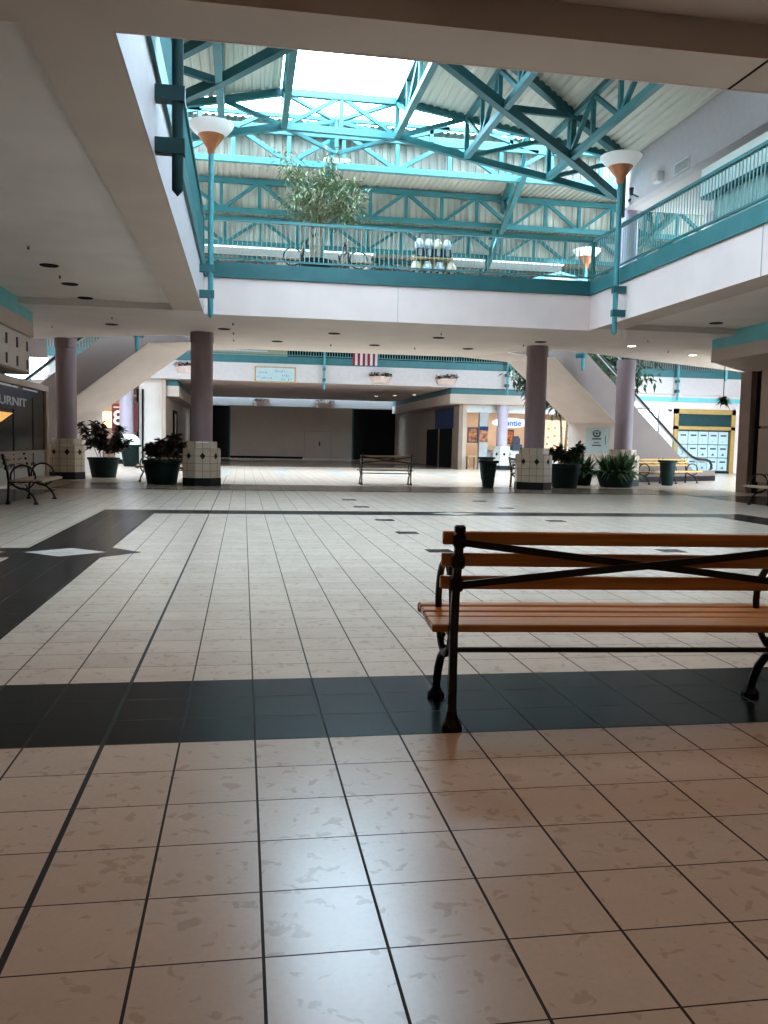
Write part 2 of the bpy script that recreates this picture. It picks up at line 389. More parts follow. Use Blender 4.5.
rect(-4.6, 12.2, 22.0, 24.75, 3); rect(-3.7, 10.95, 42.1, 62.0, 4)  # painted shade: band under the bridge, dim corridor floor
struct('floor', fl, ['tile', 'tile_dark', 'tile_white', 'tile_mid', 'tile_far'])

# ------------------------------------------------------------------ lower ceilings, soffits and floor slabs above
ZS, ZR, ZT = 4.12, 4.26, 5.2
OX0, OX1, OY0, OY1 = -.93, 8.42, 6.6, 20.5
def cbox(n, mt, *a): return struct(n, M().box(*a), mt)
cbox('ceiling', 'soffit', -9, 16, -9, 6.05, 4.36, ZT)
cbox('ceiling.001', 'soffit', -9, 16, 6.05, OY0, ZS, ZT)
cbox('ceiling.002', 'soffit', OX0 - .64, OX0, OY0, 20.1, ZS, ZT)
cbox('ceiling.003', 'soffit', OX1, OX1 + .64, OY0, 20.1, ZS, ZT)
cbox('ceiling.004', 'soffit_in', -9, OX0 - .64, OY0, 20.1, ZR, ZT)
cbox('ceiling.005', 'soffit_in', OX1 + .64, 16, OY0, 20.1, ZR, ZT)
EL, ER = (-.815, 26.125), (8.055, 26.125)
bridge = [(-7.6, 20.1), (OX0, 20.1), (OX0, OY1), (OX1, OY1), (OX1, 20.1), (19.5, 20.1), (19.5, 30.3), (9.55, 24.9), (8.4, 25.4), ER, (7.005, 27.94), (.235, 27.94), EL, (-1.2, 25.4), (-1.9, 24.83), (-7.6, 28.05)]
struct('ceiling.006', M().prism(bridge, ZS, ZT), 'soffit_in')
cbox('trim_1', 'darkgap', 3.79, 3.81, 6.06, OY0, ZS - .004, ZS)
# fascias of the near court, each with its teal kerb
def fascia(i, x0, x1, y0, y1):
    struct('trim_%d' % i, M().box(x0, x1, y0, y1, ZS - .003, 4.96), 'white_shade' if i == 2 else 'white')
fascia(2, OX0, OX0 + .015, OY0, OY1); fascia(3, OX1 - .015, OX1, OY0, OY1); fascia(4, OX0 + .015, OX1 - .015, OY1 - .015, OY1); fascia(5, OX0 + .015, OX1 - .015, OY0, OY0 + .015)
struct('trim_6', M().box(OX0 - .05, OX0 + .06, OY0, OY1, 4.96, 5.3), 'teal_dk')
struct('trim_7', M().box(OX1 - .06, OX1 + .05, OY0, OY1, 4.96, 5.3), 'teal')
struct('trim_8', M().box(OX0 + .06, OX1 - .06, OY1 - .06, OY1 + .05, 4.96, 5.3), 'teal_dk')
struct('trim_9', M().box(OX0 + .06, OX1 - .06, OY0 - .05, OY0 + .06, 4.96, 5.3), 'teal')
for i, (x, y) in enumerate(((3.6, OY1 - .024),)): struct('trim_10', M().box(x - .006, x + .006, OY1 - .019, OY1 - .015, ZS, 4.96), 'grey')
struct('trim_11', M().box(OX1 - .02, OX1 - .015, 13.3, 13.32, ZS, 4.96), 'grey')

# bulkheads above the shops on both sides
struct('trim_12', M().box(-9, -4.86, -9, 21.5, 3.53, 3.87), 'soffit'); struct('trim_13', M().box(-9, -4.87, -9, 21.5, 3.87, ZR), 'teal_lt')
struct('trim_14', M().prism([(12.1, -9), (16, -9), (16, 24.2), (14.75, 23.75), (12.1, 21.2)], 3.54, 3.86), 'soffit')
struct('trim_15', M().prism([(12.11, -9), (16, -9), (16, 24.2), (14.75, 23.75), (12.11, 21.2)], 3.86, ZR), 'teal_lt')

# enclosing walls
cbox('wall_rear', 'cream', -9, 16, -9.2, -9, 0, ZT)
cbox('wall_right', 'brown', 14.75, 15.1, -9, 22.95, 0, 3.54)
cbox('wall_left', 'panel', -9, -4.95, -9, 21.48, 2.72, 3.53)
sl = M()
for k in range(4):
    for z in (3.30, 2.89):
        y = 21.22 - .88 * k; sl.box(-4.952, -4.935, y - .05, y + .05, z - .11, z + .11)
struct('trim_16', sl, 'slot')
cbox('wall_left.001', 'brown', -9.2, -9, -9, 28, 0, ZT)

# ------------------------------------------------------------------ railings
def railing(label, a, b, z0=5.3, zt=6.26, group=None, step=.11, post=60, mt='teal', bm='baluster'):
    a, b = Vector(a), Vector(b); L = (b - a).length; d = (b - a) / L
    t = thing('railing', label, 'railing', (a.x, a.y, z0), group=group)
    def P(s, z): return (a.x + d.x * s, a.y + d.y * s, z)
    obj('top_rail', M().bar(P(0, zt), P(L, zt), .085, .06), mt, t)
    obj('bottom_rail', M().bar(P(0, z0 + .09), P(L, z0 + .09), .04, .04), mt, t)
    n = max(1, round(L / post))
    for i in range(n + 1): obj('post', M().bar(P(L * i / n, z0), P(L * i / n, zt - .03), .05, .05), mt, t)
    m = M()
    for i in range(1, int(L / step)): m.bar(P(i * step, z0 + .1), P(i * step, zt - .03), .016, .016)
    obj('baluster_panel', m, bm, t)
    return t
railing('teal railing along the far edge of the big ceiling opening', (OX0, OY1), (OX1, OY1))
railing('teal railing along the right edge of the ceiling opening', (OX1, 8.2), (OX1, OY1 - .1))
railing('teal railing along the left edge of the ceiling opening', (OX0, 8.2), (OX0, OY1 - .1), mt='teal_dk', bm='teal')
railing('teal railing on the far upper floor behind the striped bunting', (-9, 42.45), (26, 42.45), z0=5.3, zt=6.3, step=.13, post=60)

# ------------------------------------------------------------------ roof over the near court
def corrug(x0, z0, x1, z1, y0, y1, pitch=.2, dep=.035):
    m = M(); n = max(1, int(abs(x1 - x0) / pitch)); pts = []
    for i in range(n):
        for f, h in ((0, 0), (.3, 0), (.45, dep), (.85, dep)):
            t = (i + f) / n; pts.append((x0 + (x1 - x0) * t, z0 + (z1 - z0) * t + h))
    pts.append((x1, z1))
    vs = [(x, y0, z) for x, z in pts] + [(x, y1, z) for x, z in pts]; k = len(pts)
    m.add(vs, [(i, i + 1, i + 1 + k, i + k) for i in range(k - 1)]); return m
YG = 22.0
struct('ceiling.007', corrug(3.85, 9.82, 10.05, 8.82, 5.6, YG + .12), 'deck')
struct('ceiling.008', corrug(.83, 9.82, -4.9, 8.82, 5.6, YG + .12), 'deck')
struct('ceiling.009', corrug(-16.0, 10.12, 28.0, 10.12, 24.85, 46.3), 'deck2')
rg = M(); rg.quad((.83, 5.6, 9.86), (2.34, 5.6, 10.35), (2.34, 24.8, 10.35), (.83, 24.8, 9.86)); rg.quad((2.34, 5.6, 10.35), (3.85, 5.6, 9.86), (3.85, 24.8, 9.86), (2.34, 24.8, 10.35))
struct('window_1', rg, 'skyglass')
mu = M()
for y in (16.4, 20.0, 23.6):
    mu.bar((.85, y, 9.86), (2.34, y, 10.34), .025, .025); mu.bar((2.34, y, 10.34), (3.83, y, 9.86), .025, .025)
struct('trim_17', mu, 'teal_lt')
struct('trim_18', M().box(2.45, 2.85, 14.8, 16.0, 10.0, 10.2), 'grey')
# roof edge above the right balcony and upper shop wall
cbox('wall_right.001', 'upwall', 10.0, 10.25, 5, 22.4, 7.62, 8.84)
cbox('ceiling.010', 'soffit_in', 10.25, 14, 5, 22.4, 7.62, 7.8)
cbox('wall_right.002', 'upwall', 12.4, 12.6, 5, 22.4, ZT, 7.62)
cbox('wall_left.002', 'white', -5.0, -4.8, 5, 22.4, ZT, 8.9)
cbox('wall_rear.001', 'white', -5, 12.5, 4.8, 5.0, ZT, 8.9)
struct('wall_rear.002', M().poly([(-5, 5.5, 8.8), (10.1, 5.5, 8.8), (10.1, 5.5, 8.82), (3.85, 5.5, 9.85), (2.34, 5.5, 10.4), (.83, 5.5, 9.85), (-5, 5.5, 8.82)]), 'white')

def truss_flat(label, y, x0, x1, z0, z1, bay, w=.15, dx=0, colour='teal', flip=0):
    t = thing('roof_truss', label, 'roof truss', (x0, y, z0))
    obj('top_chord', M().bar((x0, y, z1), (x1, y, z1), w, w * 1.1), colour, t); obj('bottom_chord', M().bar((x0, y, z0), (x1, y, z0), w, w * 1.1), colour, t)
    n = round((x1 - x0) / bay); b = (x1 - x0) / n
    for i in range(n + 1):
        x = x0 + i * b; obj('vertical_strut', M().bar((x, y, z0), (x, y, z1), w * .72, w * .72), colour, t)
        if i < n:
            up = (i + flip) % 2
            obj('diagonal_brace', M().bar((x, y, z0 if up else z1), (x + b, y, z1 if up else z0), w * .72, w * .72), colour, t)
    return t
truss_flat('long straight teal roof truss nearest behind the skylight, brightly lit', 25.0, -3.4, 13.5, 9.02, 9.93, 1.55, colour='teal')
truss_flat('second straight teal roof truss behind the skylight', 30.4, -4.6, 17, 9.02, 9.98, 1.3)
truss_flat('third straight teal roof truss, just above the far railing', 35.4, -5, 19, 9.02, 9.98, 1.45)
truss_flat('farthest straight teal roof truss, low behind the far railing', 42.0, -6, 21, 9.02, 9.98, 1.6, colour='teal_far')

def siding(y, z0, z1):
    m = M(); n = 190; pts = []
    for i in range(n):
        x = -16 + i * .2316
        for f, h in ((0, 0), (.5, 0), (.62, .035), (.88, .035)): pts.append((x + f * .2316, y + h))
    vs = [(x, yy, z0) for x, yy in pts] + [(x, yy, z1) for x, yy in pts]; k = len(pts)
    return m.add(vs, [(i, i + 1, i + 1 + k, i + k) for i in range(k - 1)])
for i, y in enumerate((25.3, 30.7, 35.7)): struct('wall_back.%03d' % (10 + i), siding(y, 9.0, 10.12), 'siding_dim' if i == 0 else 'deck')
# gable truss closing the near roof
PB = [(-4.6, 7.85), (-2.4, 8.32), (-.55, 8.66), (.93, 8.95), (3.75, 8.92), (5.55, 8.55), (7.74, 8.18), (9.57, 7.84)]
PTp = [(-4.6, 8.72), (-2.4, 9.12), (-.55, 9.46), (.93, 9.76), (3.75, 9.76), (5.55, 9.50), (7.74, 9.16), (9.9, 8.80)]
gt = thing('gable_truss', 'sloping teal end truss below the skylight, flat in the middle', 'roof truss', (2.34, YG, 7.8))
for i in range(len(PB) - 1):
    (x0, z0), (x1, z1) = PB[i], PB[i + 1]; (a0, c0), (a1, c1) = PTp[i], PTp[i + 1]; lt = 'teal'
    obj('bottom_chord', M().bar((x0, YG, z0), (x1, YG, z1), .13, .16), lt, gt); obj('top_chord', M().bar((a0, YG, c0), (a1, YG, c1), .13, .16), lt, gt)
    if i == 3:
        xm = 2.34
        obj('vertical_strut', M().bar((xm, YG, 8.94), (xm, YG, 9.76), .1, .1), lt, gt)
        obj('diagonal_brace', M().bar((x0, YG, z0), (xm, YG, 9.76), .09, .09), lt, gt); obj('diagonal_brace', M().bar((xm, YG, 9.76), (x1, YG, z1), .09, .09), lt, gt)
    elif i > 3: obj('diagonal_brace', M().bar((x0, YG, z0), (a1, YG, c1), .1, .1), lt, gt)
    else: obj('diagonal_brace', M().bar((a0, YG, c0), (x1, YG, z1), .1, .1), lt, gt)
for i in (1, 2, 3, 4, 5, 6): obj('vertical_strut', M().bar((PB[i][0], YG, PB[i][1]), (PTp[i][0], YG, PTp[i][1]), .11, .11), 'teal', gt)
for (p, q) in (((.93, YG, 8.93), (2.34, 23.0, 8.72)), ((3.75, YG, 8.9), (2.34, 23.0, 8.72)), ((2.34, 23.0, 8.7), (2.34, 23.2, 9.75)), ((.93, YG, 9.74), (2.34, 23.2, 9.6)), ((3.75, YG, 9.74), (2.34, 23.2, 9.6)), ((.93, YG, 8.95), (2.34, 23.2, 9.6)), ((3.75, YG, 8.92), (2.34, 23.2, 9.6))):
    obj('tie_rod', M().bar(p, q, .09, .09), 'teal', gt)
obj('hanging_light', M().rbox(2.0, 2.7, 22.9, 23.1, 8.5, 8.58, .02), 'pale', gt)
# glazing frame standing behind the gable truss
cf = thing('clerestory_frame', 'dark teal glazing frame just behind the sloping end truss', 'window frame', (2.34, 24.2, 8.6))
for (p, q) in (((-4.5, 9.55), (9.4, 9.55)), ((-4.5, 10.0), (11, 10.0)), ((5.1, 9.55), (5.1, 10.0)), ((7.4, 9.55), (7.4, 10.0)), ((9.4, 9.55), (9.4, 10.0)), ((3.9, 9.55), (5.6, 10.0)), ((6.6, 10.0), (8.2, 9.55)), ((-.4, 9.55), (.4, 9.95)), ((-3.0, 9.55), (-1.2, 10.0)), ((-1.2, 9.55), (-1.2, 10.0)), ((8.6, 9.55), (10.2, 10.0))):
    obj('frame_bar', M().bar((p[0], 24.2, p[1]), (q[0], 24.2, q[1]), .1, .1), 'teal_dk', cf)
# trusses running away from the camera
def purlin(label, i, ya):
    x, zb = PB[i]; zt = PTp[i][1]
    t = thing('purlin_truss', label, 'roof truss', (x, YG, zb))
    obj('bottom_chord', M().bar((x, ya, zb), (x, YG, zb), .15, .14), 'teal', t); obj('top_chord', M().bar((x, ya, zt), (x, YG, zt), .13, .13), 'teal', t)
    y = YG; k = 0; b = 1.45
    while y - b > ya - .01:
        obj('vertical_strut', M().bar((x, y - b, zb), (x, y - b, zt), .09, .09), 'teal', t)
        p, q = ((y, zt), (y - b, zb)) if k % 2 == 0 else ((y, zb), (y - b, zt))
        obj('diagonal_brace', M().bar((x, p[0], p[1]), (x, q[0], q[1]), .09, .09), 'teal', t)
        y -= b; k += 1
purlin('teal purlin truss farthest left, beside the white torch lamp', 2, 11.8)
purlin('teal purlin truss along the left edge of the skylight', 3, 11.8)
purlin('teal purlin truss along the right edge of the skylight', 4, 11.8)
purlin('teal purlin truss second right of the skylight', 5, 11.8)
purlin('teal purlin truss farthest right, nearest the balcony wall', 6, 11.8)
# hip beams crossing the purlins diagonally
def hip(label, pts, ptt, struts):
    t = thing('hip_beam', label, 'roof beam', pts[-1])
    m = M()
    for a, b in zip(pts, pts[1:]): m.bar(a, b, .17, .2)
    obj('lower_beam', m, 'teal_dk', t)
    m = M()
    for a, b in zip(ptt, ptt[1:]): m.bar(a, b, .17, .2)
    obj('upper_beam', m, 'teal_dk', t)
    for a, b in struts: obj('strut', M().bar(a, b, .12, .14), 'teal_dk', t)
hip('dark teal hip beam slanting down right of the skylight to the lamp', [(3.75, 17.4, 8.95), (5.55, 18.7, 8.55), (7.74, 20.4, 8.18), (9.6, 22.0, 7.84)], [(3.75, 17.0, 9.72), (5.55, 18.5, 9.46), (7.74, 20.3, 9.12), (9.9, 21.9, 8.76)],
    [((5.55, 18.7, 8.55), (7.6, 20.2, 9.1)), ((7.74, 20.4, 8.2), (7.74, 20.3, 9.1)), ((9.8, 22, 7.3), (9.8, 22, 8.8))])
hip('dark teal hip beam slanting down left of the skylight', [(.93, 17.4, 8.95), (-.55, 18.9, 8.66), (-2.4, 20.4, 8.32), (-4.5, 22.0, 7.9)], [(.93, 17.0, 9.74), (-.55, 18.5, 9.44), (-2.4, 20.2, 9.1), (-4.5, 21.9, 8.76)],
    [((-.55, 18.9, 8.66), (-2.4, 18.9, 9.1))])
def slant(label, a, b, d=.95):
    t = thing('slanting_truss', label, 'roof truss', b); a, b = Vector(a), Vector(b); up = Vector((0, 0, d))
    obj('bottom_chord', M().bar(a, b, .16, .16), 'teal', t); obj('top_chord', M().bar(a + up, b + up, .16, .16), 'teal_dk', t)
    n = 9
    for i in range(n):
        p, q = a.lerp(b, i / n), a.lerp(b, (i + 1) / n)
        obj('diagonal_brace', M().bar(p if i % 2 else p + up, q + up if i % 2 else q, .1, .1), 'teal', t)
slant('teal truss running away from the camera behind the leafy upstairs tree', (2.34, 24.2, 8.98), (3.2, 37.5, 8.95))
slant('teal truss running away behind the skylight, right of the vending machines', (7.8, 24.0, 8.98), (10.6, 38.0, 8.95))
slant('teal truss running away, seen through the right railing', (13.7, 25.7, 8.98), (15.2, 33, 8.95))
for i, (x0, x1) in enumerate(((-2.6, 5.6), (7.4, 14.4))):
    t = thing('light_trough', 'long white light trough under the far roof, %s' % ('left of the vending machines' if i == 0 else 'right of the vending machines'), 'light', (x0, 38.3, 9.5), group='light troughs under the far roof')
    obj('diffuser', M().box(x0, x1, 38.3, 38.6, 9.50, 9.68), 'tube', t); obj('perforated_skirt', M().box(x0 + .1, x1 - .1, 38.42, 38.5, 9.2, 9.50), 'mesh_grey', t)
    for x in (x0 + .4, (x0 + x1) / 2, x1 - .4): obj('hanger', M().tube([(x, 38.45, 9.68), (x, 38.45, 10.12)], .02, 6), 'teal', t)

# walls of the upper far floor
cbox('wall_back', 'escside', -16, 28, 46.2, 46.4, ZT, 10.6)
cbox('wall_back.001', 'white', -16.2, -16, 24, 46.4, 0, 10.6); cbox('wall_back.002', 'white', 28, 28.2, 24, 46.4, 0, 10.6)

# ------------------------------------------------------------------ columns
def column(name, label, x, y, zt, r=.295, base=True, shaft='mauve', bt='basetile', br=.5, rz=0):
    t = thing(name, label, 'column', (x, y, 0), world=False)
    t.rotation_euler = (0, 0, rz)
    if base:
        q = 8; rot = PI / 8; k = 1 / math.cos(PI / 8)
        obj('plinth', M().lathe([(br * 1.02 * k, 0), (br * 1.02 * k, .21)], n=q, rot=rot), 'black', t)
        o = obj('tiled_base', M().lathe([(br * k, .21), (br * k, .98), (br * k - .04, 1.02), (br * .82 * k, 1.02), (br * .82 * k, 1.16), (br * .8 * k, 1.19)], n=q, rot=rot), bt, t)
        dm = M(); hw = br * math.tan(PI / 8)
        for f in range(8):
            a = f * PI / 4 + (0 if True else rot); n = Vector((math.cos(a), math.sin(a), 0)); tt = Vector((-n.y, n.x, 0)); c = n * (br + .003) + Vector((0, 0, .80))
            for j in (0,):
                cc = c + tt * j
                dm.poly([cc + tt * .075, cc + Vector((0, 0, .095)), cc - tt * .075, cc - Vector((0, 0, .095))])
        obj('diamond_inlay', dm, 'black', t)
        z0 = 1.19
    else: z0 = zt[0]
    z1 = zt[1]
    obj('shaft', M().lathe([(r, z0), (r, z1 - .30), (r + .0, z1 - .28)], n=32), shaft, t, smooth=True)
    obj('collar', M().lathe([(r + .004, z1 - .28), (r + .018, z1 - .27), (r + .018, z1)], n=32), shaft, t, smooth=True)
    return t
column('column', 'mauve column on tiled base beside the left red-leaved planter', -1.12, 24.1, (0, ZS - .004), rz=.1)
column('column', 'mauve column on tiled base right of the dark waste bin', 8.36, 24.15, (0, ZS - .004), rz=-.15)
column('column', 'mauve column on tiled base behind the left ring-armed bench', -5.17, 26.85, (0, ZS - .004), rz=.2)
column('column', 'mauve column on tiled base behind the spiky green planter', 12.42, 27.0, (0, ZS - .004), rz=-.2)
column('column', 'pale lilac column with white tiled base by the food shop', 13.2, 43.2, (0, 4.095), r=.29, shaft='lilac', bt='basetile_w')
column('column', 'pale lilac column with white tiled base by the red number banner', -5.55, 43.2, (0, 4.095), r=.33, shaft='lilac', bt='basetile_w')
column('column', 'lilac column on the upper floor behind the right railing', 10.3, 22.6, (ZT, 7.62), r=.24, base=False, shaft='lilac')

# ------------------------------------------------------------------ benches
def arc(cy_, cz, r, a0, a1, n=14): return [(0, cy_ + r * math.cos(math.radians(a0 + (a1 - a0) * i / n)), cz + r * math.sin(math.radians(a0 + (a1 - a0) * i / n))) for i in range(n + 1)]
def bench(label, loc, rz, wood, half=.93, post=.83):
    t = thing('park_bench', label, 'bench', loc, rz, world=False)
    # local frame: x along the bench, +y is the way it faces, rear feet on y=0
    for sx in (-1, 1):
        X = sx * post
        def sh(pts): return [(X, p[1], p[2]) for p in pts]
        m = M()
        cs = [(0, 0.0, .05), (0, .012, .2), (0, .018, .42), (0, .0, .6), (0, -.045, .77), (0, -.08, .905)]
        for a, b in zip(cs, cs[1:]): m.bar((X, a[1], a[2]), (X, b[1], b[2]), .034, .036, up=(0, 1, 0))
        for z, yy in ((.845, -.062), (.752, -.040), (.650, -.014)): m.rbox(X - .027, X + .027, yy - .032, yy + .02, z - .03, z + .03, .008)
        m.rbox(X - .022, X + .022, -.10, -.055, .875, .912, .008)
        lg = obj('rear_post', m, 'iron', t, smooth=True)
        obj('foot', M().lathe([(.046, 0), (.046, .022), (.028, .05), (.022, .085)], c=(X, 0, 0), n=8, rot=PI / 8), 'iron', lg)
        obj('ring_arm', M().tube(sh(arc(.265, .495, .215, 0, 342, 30)), .0165, 8, closed=True), 'iron', t, smooth=True)
        fp = sh([(0, .20, .30), (0, .27, .285), (0, .35, .245), (0, .42, .175), (0, .465, .10), (0, .485, .03)])
        m = M().tube(fp, [.016, .018, .02, .021, .02, .019], 8)
        fg = obj('front_leg', m, 'iron', t, smooth=True)
        obj('leg_brace', M().tube(sh([(0, .02, .40), (0, .10, .345), (0, .2, .30), (0, .24, .285)]), .016, 8), 'iron', fg, smooth=True)
        obj('scroll', M().tube(sh(arc(.30, .325, .035, 200, 460, 10)), .011, 6), 'iron', fg, smooth=True)
        obj('scroll', M().tube(sh(arc(.09, .69, .03, -60, 230, 10)), .010, 6), 'iron', lg, smooth=True)
        obj('foot', M().lathe([(.044, 0), (.044, .02), (.026, .042), (.018, .06)], c=(X, .487, 0), n=8, rot=PI / 8), 'iron', fg)
        obj('seat_bracket', M().tube(sh([(0, .02, .405), (0, .2, .405), (0, .4, .41), (0, .55, .415), (0, .60, .39)]), .014, 8), 'iron', t, smooth=True)
    for z, yy in ((.852, -.048), (.755, -.024), (.652, 0)):
        obj('back_slat', M().rbox(-half, half, yy + .008, yy + .04, z - .0285, z + .0285, .005), wood, t)
    for k, (y0, y1, z) in enumerate(((.07, .168, .436), (.176, .272, .432), (.280, .376, .434), (.384, .482, .440), (.490, .578, .446))):
        obj('seat_slat', M().rbox(-half - .022, half + .022, y0, y1, z - .017, z + .017, .006), wood, t)
    obj('seat_slat', M().rbox(-half - .022, half + .022, .585, .62, .405, .452, .008), wood, t)
    xb = M()
    for s in (-1, 1):
        pts = []
        for i in range(17):
            u = -1 + i / 8; z = .745 + s * .095 * (abs(u) ** 1.05) * (1 if u > 0 else -1); pts.append((u * post, -.072 - .012 * s * (1 - abs(u)) - (z - .745) * .22, z))
        for a, b in zip(pts, pts[1:]): xb.bar(a, b, .012, .030)
    obj('cross_brace', xb, 'iron', t)
    obj('stretcher', M().tube([(-post, .05, .345), (post, .05, .345)], .012, 8), 'iron', t, smooth=True)
    return t
b0 = bench('orange wooden slat bench seen from behind, large in the foreground', (1.72, 3.535, 0), math.radians(-4.5), 'bwood', .875, .81)
bl = bench('pale slat bench with iron ring arms against the left shop', (-4.20, 17.25, 0), -PI / 2, 'bwood_pale', .86, .78)
dup(bl, (12.05, 17.5, 0), PI / 2, 'dark slat bench cut off by the right picture edge near the brown pillar')
bm = bench('brown slat bench alone in the middle of the far court', (4.22, 25.35, 0), math.radians(-1), 'bwood_mid', .80, .74)
A30 = math.radians(30)
by = bench('yellow slat bench against the right escalator, left of the tapered bin', (14.25, 28.75, 0), A30 + PI, 'bwood_yel', .82, .7)
dup(by, (15.73, 29.67, 0), A30 + PI, 'yellow slat bench against the right escalator, right of the tapered bin')
dup(bm, (-2.03, 25.56, 0), -A30 + PI, 'bench behind the left red-leaved planter, only its iron end showing')
dup(bm, (8.62, 25.45, 0), A30 + PI, 'bench mostly hidden behind the mauve column right of the waste bin')
bu = dup(bm, (1.42, 22.35, 5.25), PI / 2, 'dark bench on the upper floor left of the leafy tree')
dup(bm, (2.52, 22.35, 5.25), -PI / 2, 'dark bench on the upper floor right of the leafy tree')

# ------------------------------------------------------------------ torch lamps
def lamp(label, loc, rz, zt=7.06, zb=3.75, mt='teal_mid', group=None, bm='teal_dk'):
    """local: the pole stands at the origin, brackets reach to -x"""
    t = thing('torch_lamp', label, 'lamp', (loc[0], loc[1], zb), rz, group, world=False)
    h = zt - zb
    obj('pole', M().lathe([(.0, 0), (.055, .06), (.058, .07), (.058, h)], n=12, cap=False), mt, t, smooth=True)
    for z in (.42, .94): obj('bracket', M().box(-.24, .075, -.065, .065, z, z + .15), bm, t)
    obj('copper_cone', M().lathe([(.066, h), (.08, h + .10), (.10, h + .14), (.265, h + .36), (.27, h + .365)], n=24), 'copper', t, smooth=True)
    obj('lamp_bowl', M().lathe([(.255, h + .355), (.35, h + .43), (.425, h + .52), (.46, h + .585), (.447, h + .595), (.40, h + .52), (.2, h + .40)], n=32), 'bowl', t, smooth=True)
    return t
l0 = lamp('torch lamp with copper cone and white bowl at left of the skylight', (-.69, 18.5), 0)
dup(l0, (8.18, 18.5, 3.75), PI, 'large torch lamp with copper cone and white bowl at the right balcony corner')
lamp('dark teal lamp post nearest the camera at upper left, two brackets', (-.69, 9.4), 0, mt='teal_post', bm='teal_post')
for ch in SC.objects:
    pass
dup(l0, (11.0, 27.25, 3.75), -A30 * 2, 'small torch lamp behind the right end of the far railing')
dup(l0, (-3.08, 26.25, 3.75), A30 * 2 + PI, 'lamp post whose end hangs above the left escalator')
dup(l0, (3.86, 42.2, 3.75), PI / 2 * 3, 'lamp post on the white far fascia left of the striped bunting')
dup(l0, (13.1, 42.2, 3.75), PI / 2 * 3, 'lamp post on the far fascia above the lilac column')
dup(l0, (22.3, 42.2, 3.75), PI / 2 * 3, 'lamp post on the far fascia above the papered shop')
dup(l0, (17.45, 29.5, 3.75), -A30 * 2, 'lamp post whose end hangs above the papered shop')

# ------------------------------------------------------------------ escalators
def escalator(label, E, sgn):
    d = Vector((.866 * sgn, .5, 0)); n = Vector((-.5 * sgn, .866, 0)); W = 2.1
    t = thing('escalator', label, 'escalator', (E[0] + d.x * 9, E[1] + d.y * 9, 0))
    def P(s, w, z): return (E[0] + d.x * s + n.x * w, E[1] + d.y * s + n.y * w, z)
    under = [(0, 4.125), (2.35, 4.125), (5.75, 2.14), (5.75, 0), (12.5, 0)]
    top = [(12.5, .42), (10.9, .42), (10.4, .68), (2.5, 5.26), (0, 5.3)]
    chan = [(12.5, .18), (10.6, .18), (10.2, .4), (2.3, 5.0), (0, 5.2)]
    fn = P
    obj('truss_cladding', M().prism_map(under + chan, .24, W - .24, fn), 'cream', t)
    for w0, w1 in ((0, .24), (W - .24, W)): obj('side_cladding', M().prism_map(under + top, w0, w1, fn), 'cream', t)
    obj('side_shade_sheet', M().prism_map([(0, 4.14), (2.355, 4.14), (5.76, 2.15), (5.76, .02), (12.48, .02)] + top, -.012, -.001, fn), 'escside', t)  # thin sheet carrying the near side's shade in its colour
    obj('base_plate', M().prism_map([(5.75, 0), (12.52, 0), (12.52, .2), (5.75, .2)], -.022, -.013, fn), 'black', t)
    st = M()
    for i in range(22):
        s = 10.0 - i * .36; z = .45 + i * .21; st.prism_map([(s, z - .35), (s, z), (s - .36, z), (s - .36, z - .15)], .26, W - .26, fn)
    obj('steps', st, 'steel', t)
    for w in (.12, W - .12):
        g = [(12.1, .42), (10.9, .42), (10.4, .68), (2.5, 5.26), (.2, 5.3), (.2, 5.84), (2.4, 5.84), (10.6, 1.05), (11.2, .80), (12.1, .80)]
        gp = obj('glass_balustrade', M().prism_map(g, w - .012, w + .012, fn), 'glass', t)
        hp = [(0, 5.9), (2.2, 5.9), (2.6, 5.76), (10.3, 1.27), (10.9, .98), (11.4, .86), (12.0, .84), (12.3, .78), (12.45, .62), (12.4, .45), (12.2, .38)]
        obj('handrail', M().tube([P(s, w, z) for s, z in hp], .05, 8), 'rubber', t, smooth=True)
        obj('handrail_guide', M().tube([P(s, w, z - .075) for s, z in hp[1:7]], .022, 6), 'steel', t, smooth=True)
    return t, P
eL, PL = escalator('escalator climbing to the bridge on the left, cream cladding', EL, -1)
eR, PR = escalator('escalator climbing to the bridge on the right, black handrail', ER, 1)
# notice on the end wall of the right escalator
d = Vector((.866, .5, 0)); n = Vector((-.5, .866, 0))
pc = Vector(PR(5.70, .75, 0))
t = thing('notice_poster', 'white notice poster on the end wall under the right escalator', 'poster', tuple(pc))
def PP(a, b, z): return (pc.x + n.x * a - d.x * b, pc.y + n.y * a - d.y * b, z)
def plate(m, a0, a1, b0, b1, z0, z1):
    m.add([PP(a0, b0, z0), PP(a1, b0, z0), PP(a1, b0, z1), PP(a0, b0, z1), PP(a0, b1, z0), PP(a1, b1, z0), PP(a1, b1, z1), PP(a0, b1, z1)], [(0, 1, 2, 3), (4, 7, 6, 5), (0, 4, 5, 1), (1, 5, 6, 2), (2, 6, 7, 3), (3, 7, 4, 0)])
m = M(); plate(m, -.5, .5, 0, .02, 1.05, 1.95); obj('sheet', m, 'paper', t)
m = M()
plate(m, -.13, .13, .021, .024, 1.62, 1.68); plate(m, -.17, -.10, .021, .024, 1.68, 1.82); plate(m, .10, .17, .021, .024, 1.68, 1.82); plate(m, -.1, .1, .021, .024, 1.82, 1.86); plate(m, -.05, .05, .021, .024, 1.71, 1.79)
plate(m, -.2, .2, .021, .024, 1.53, 1.58); plate(m, -.12, .12, .021, .024, 1.40, 1.43); plate(m, -.2, .2, .021, .024, 1.30, 1.34); plate(m, -.4, -.37, .021, .024, 1.35, 1.65)
obj('emblem', m, 'ink', t)

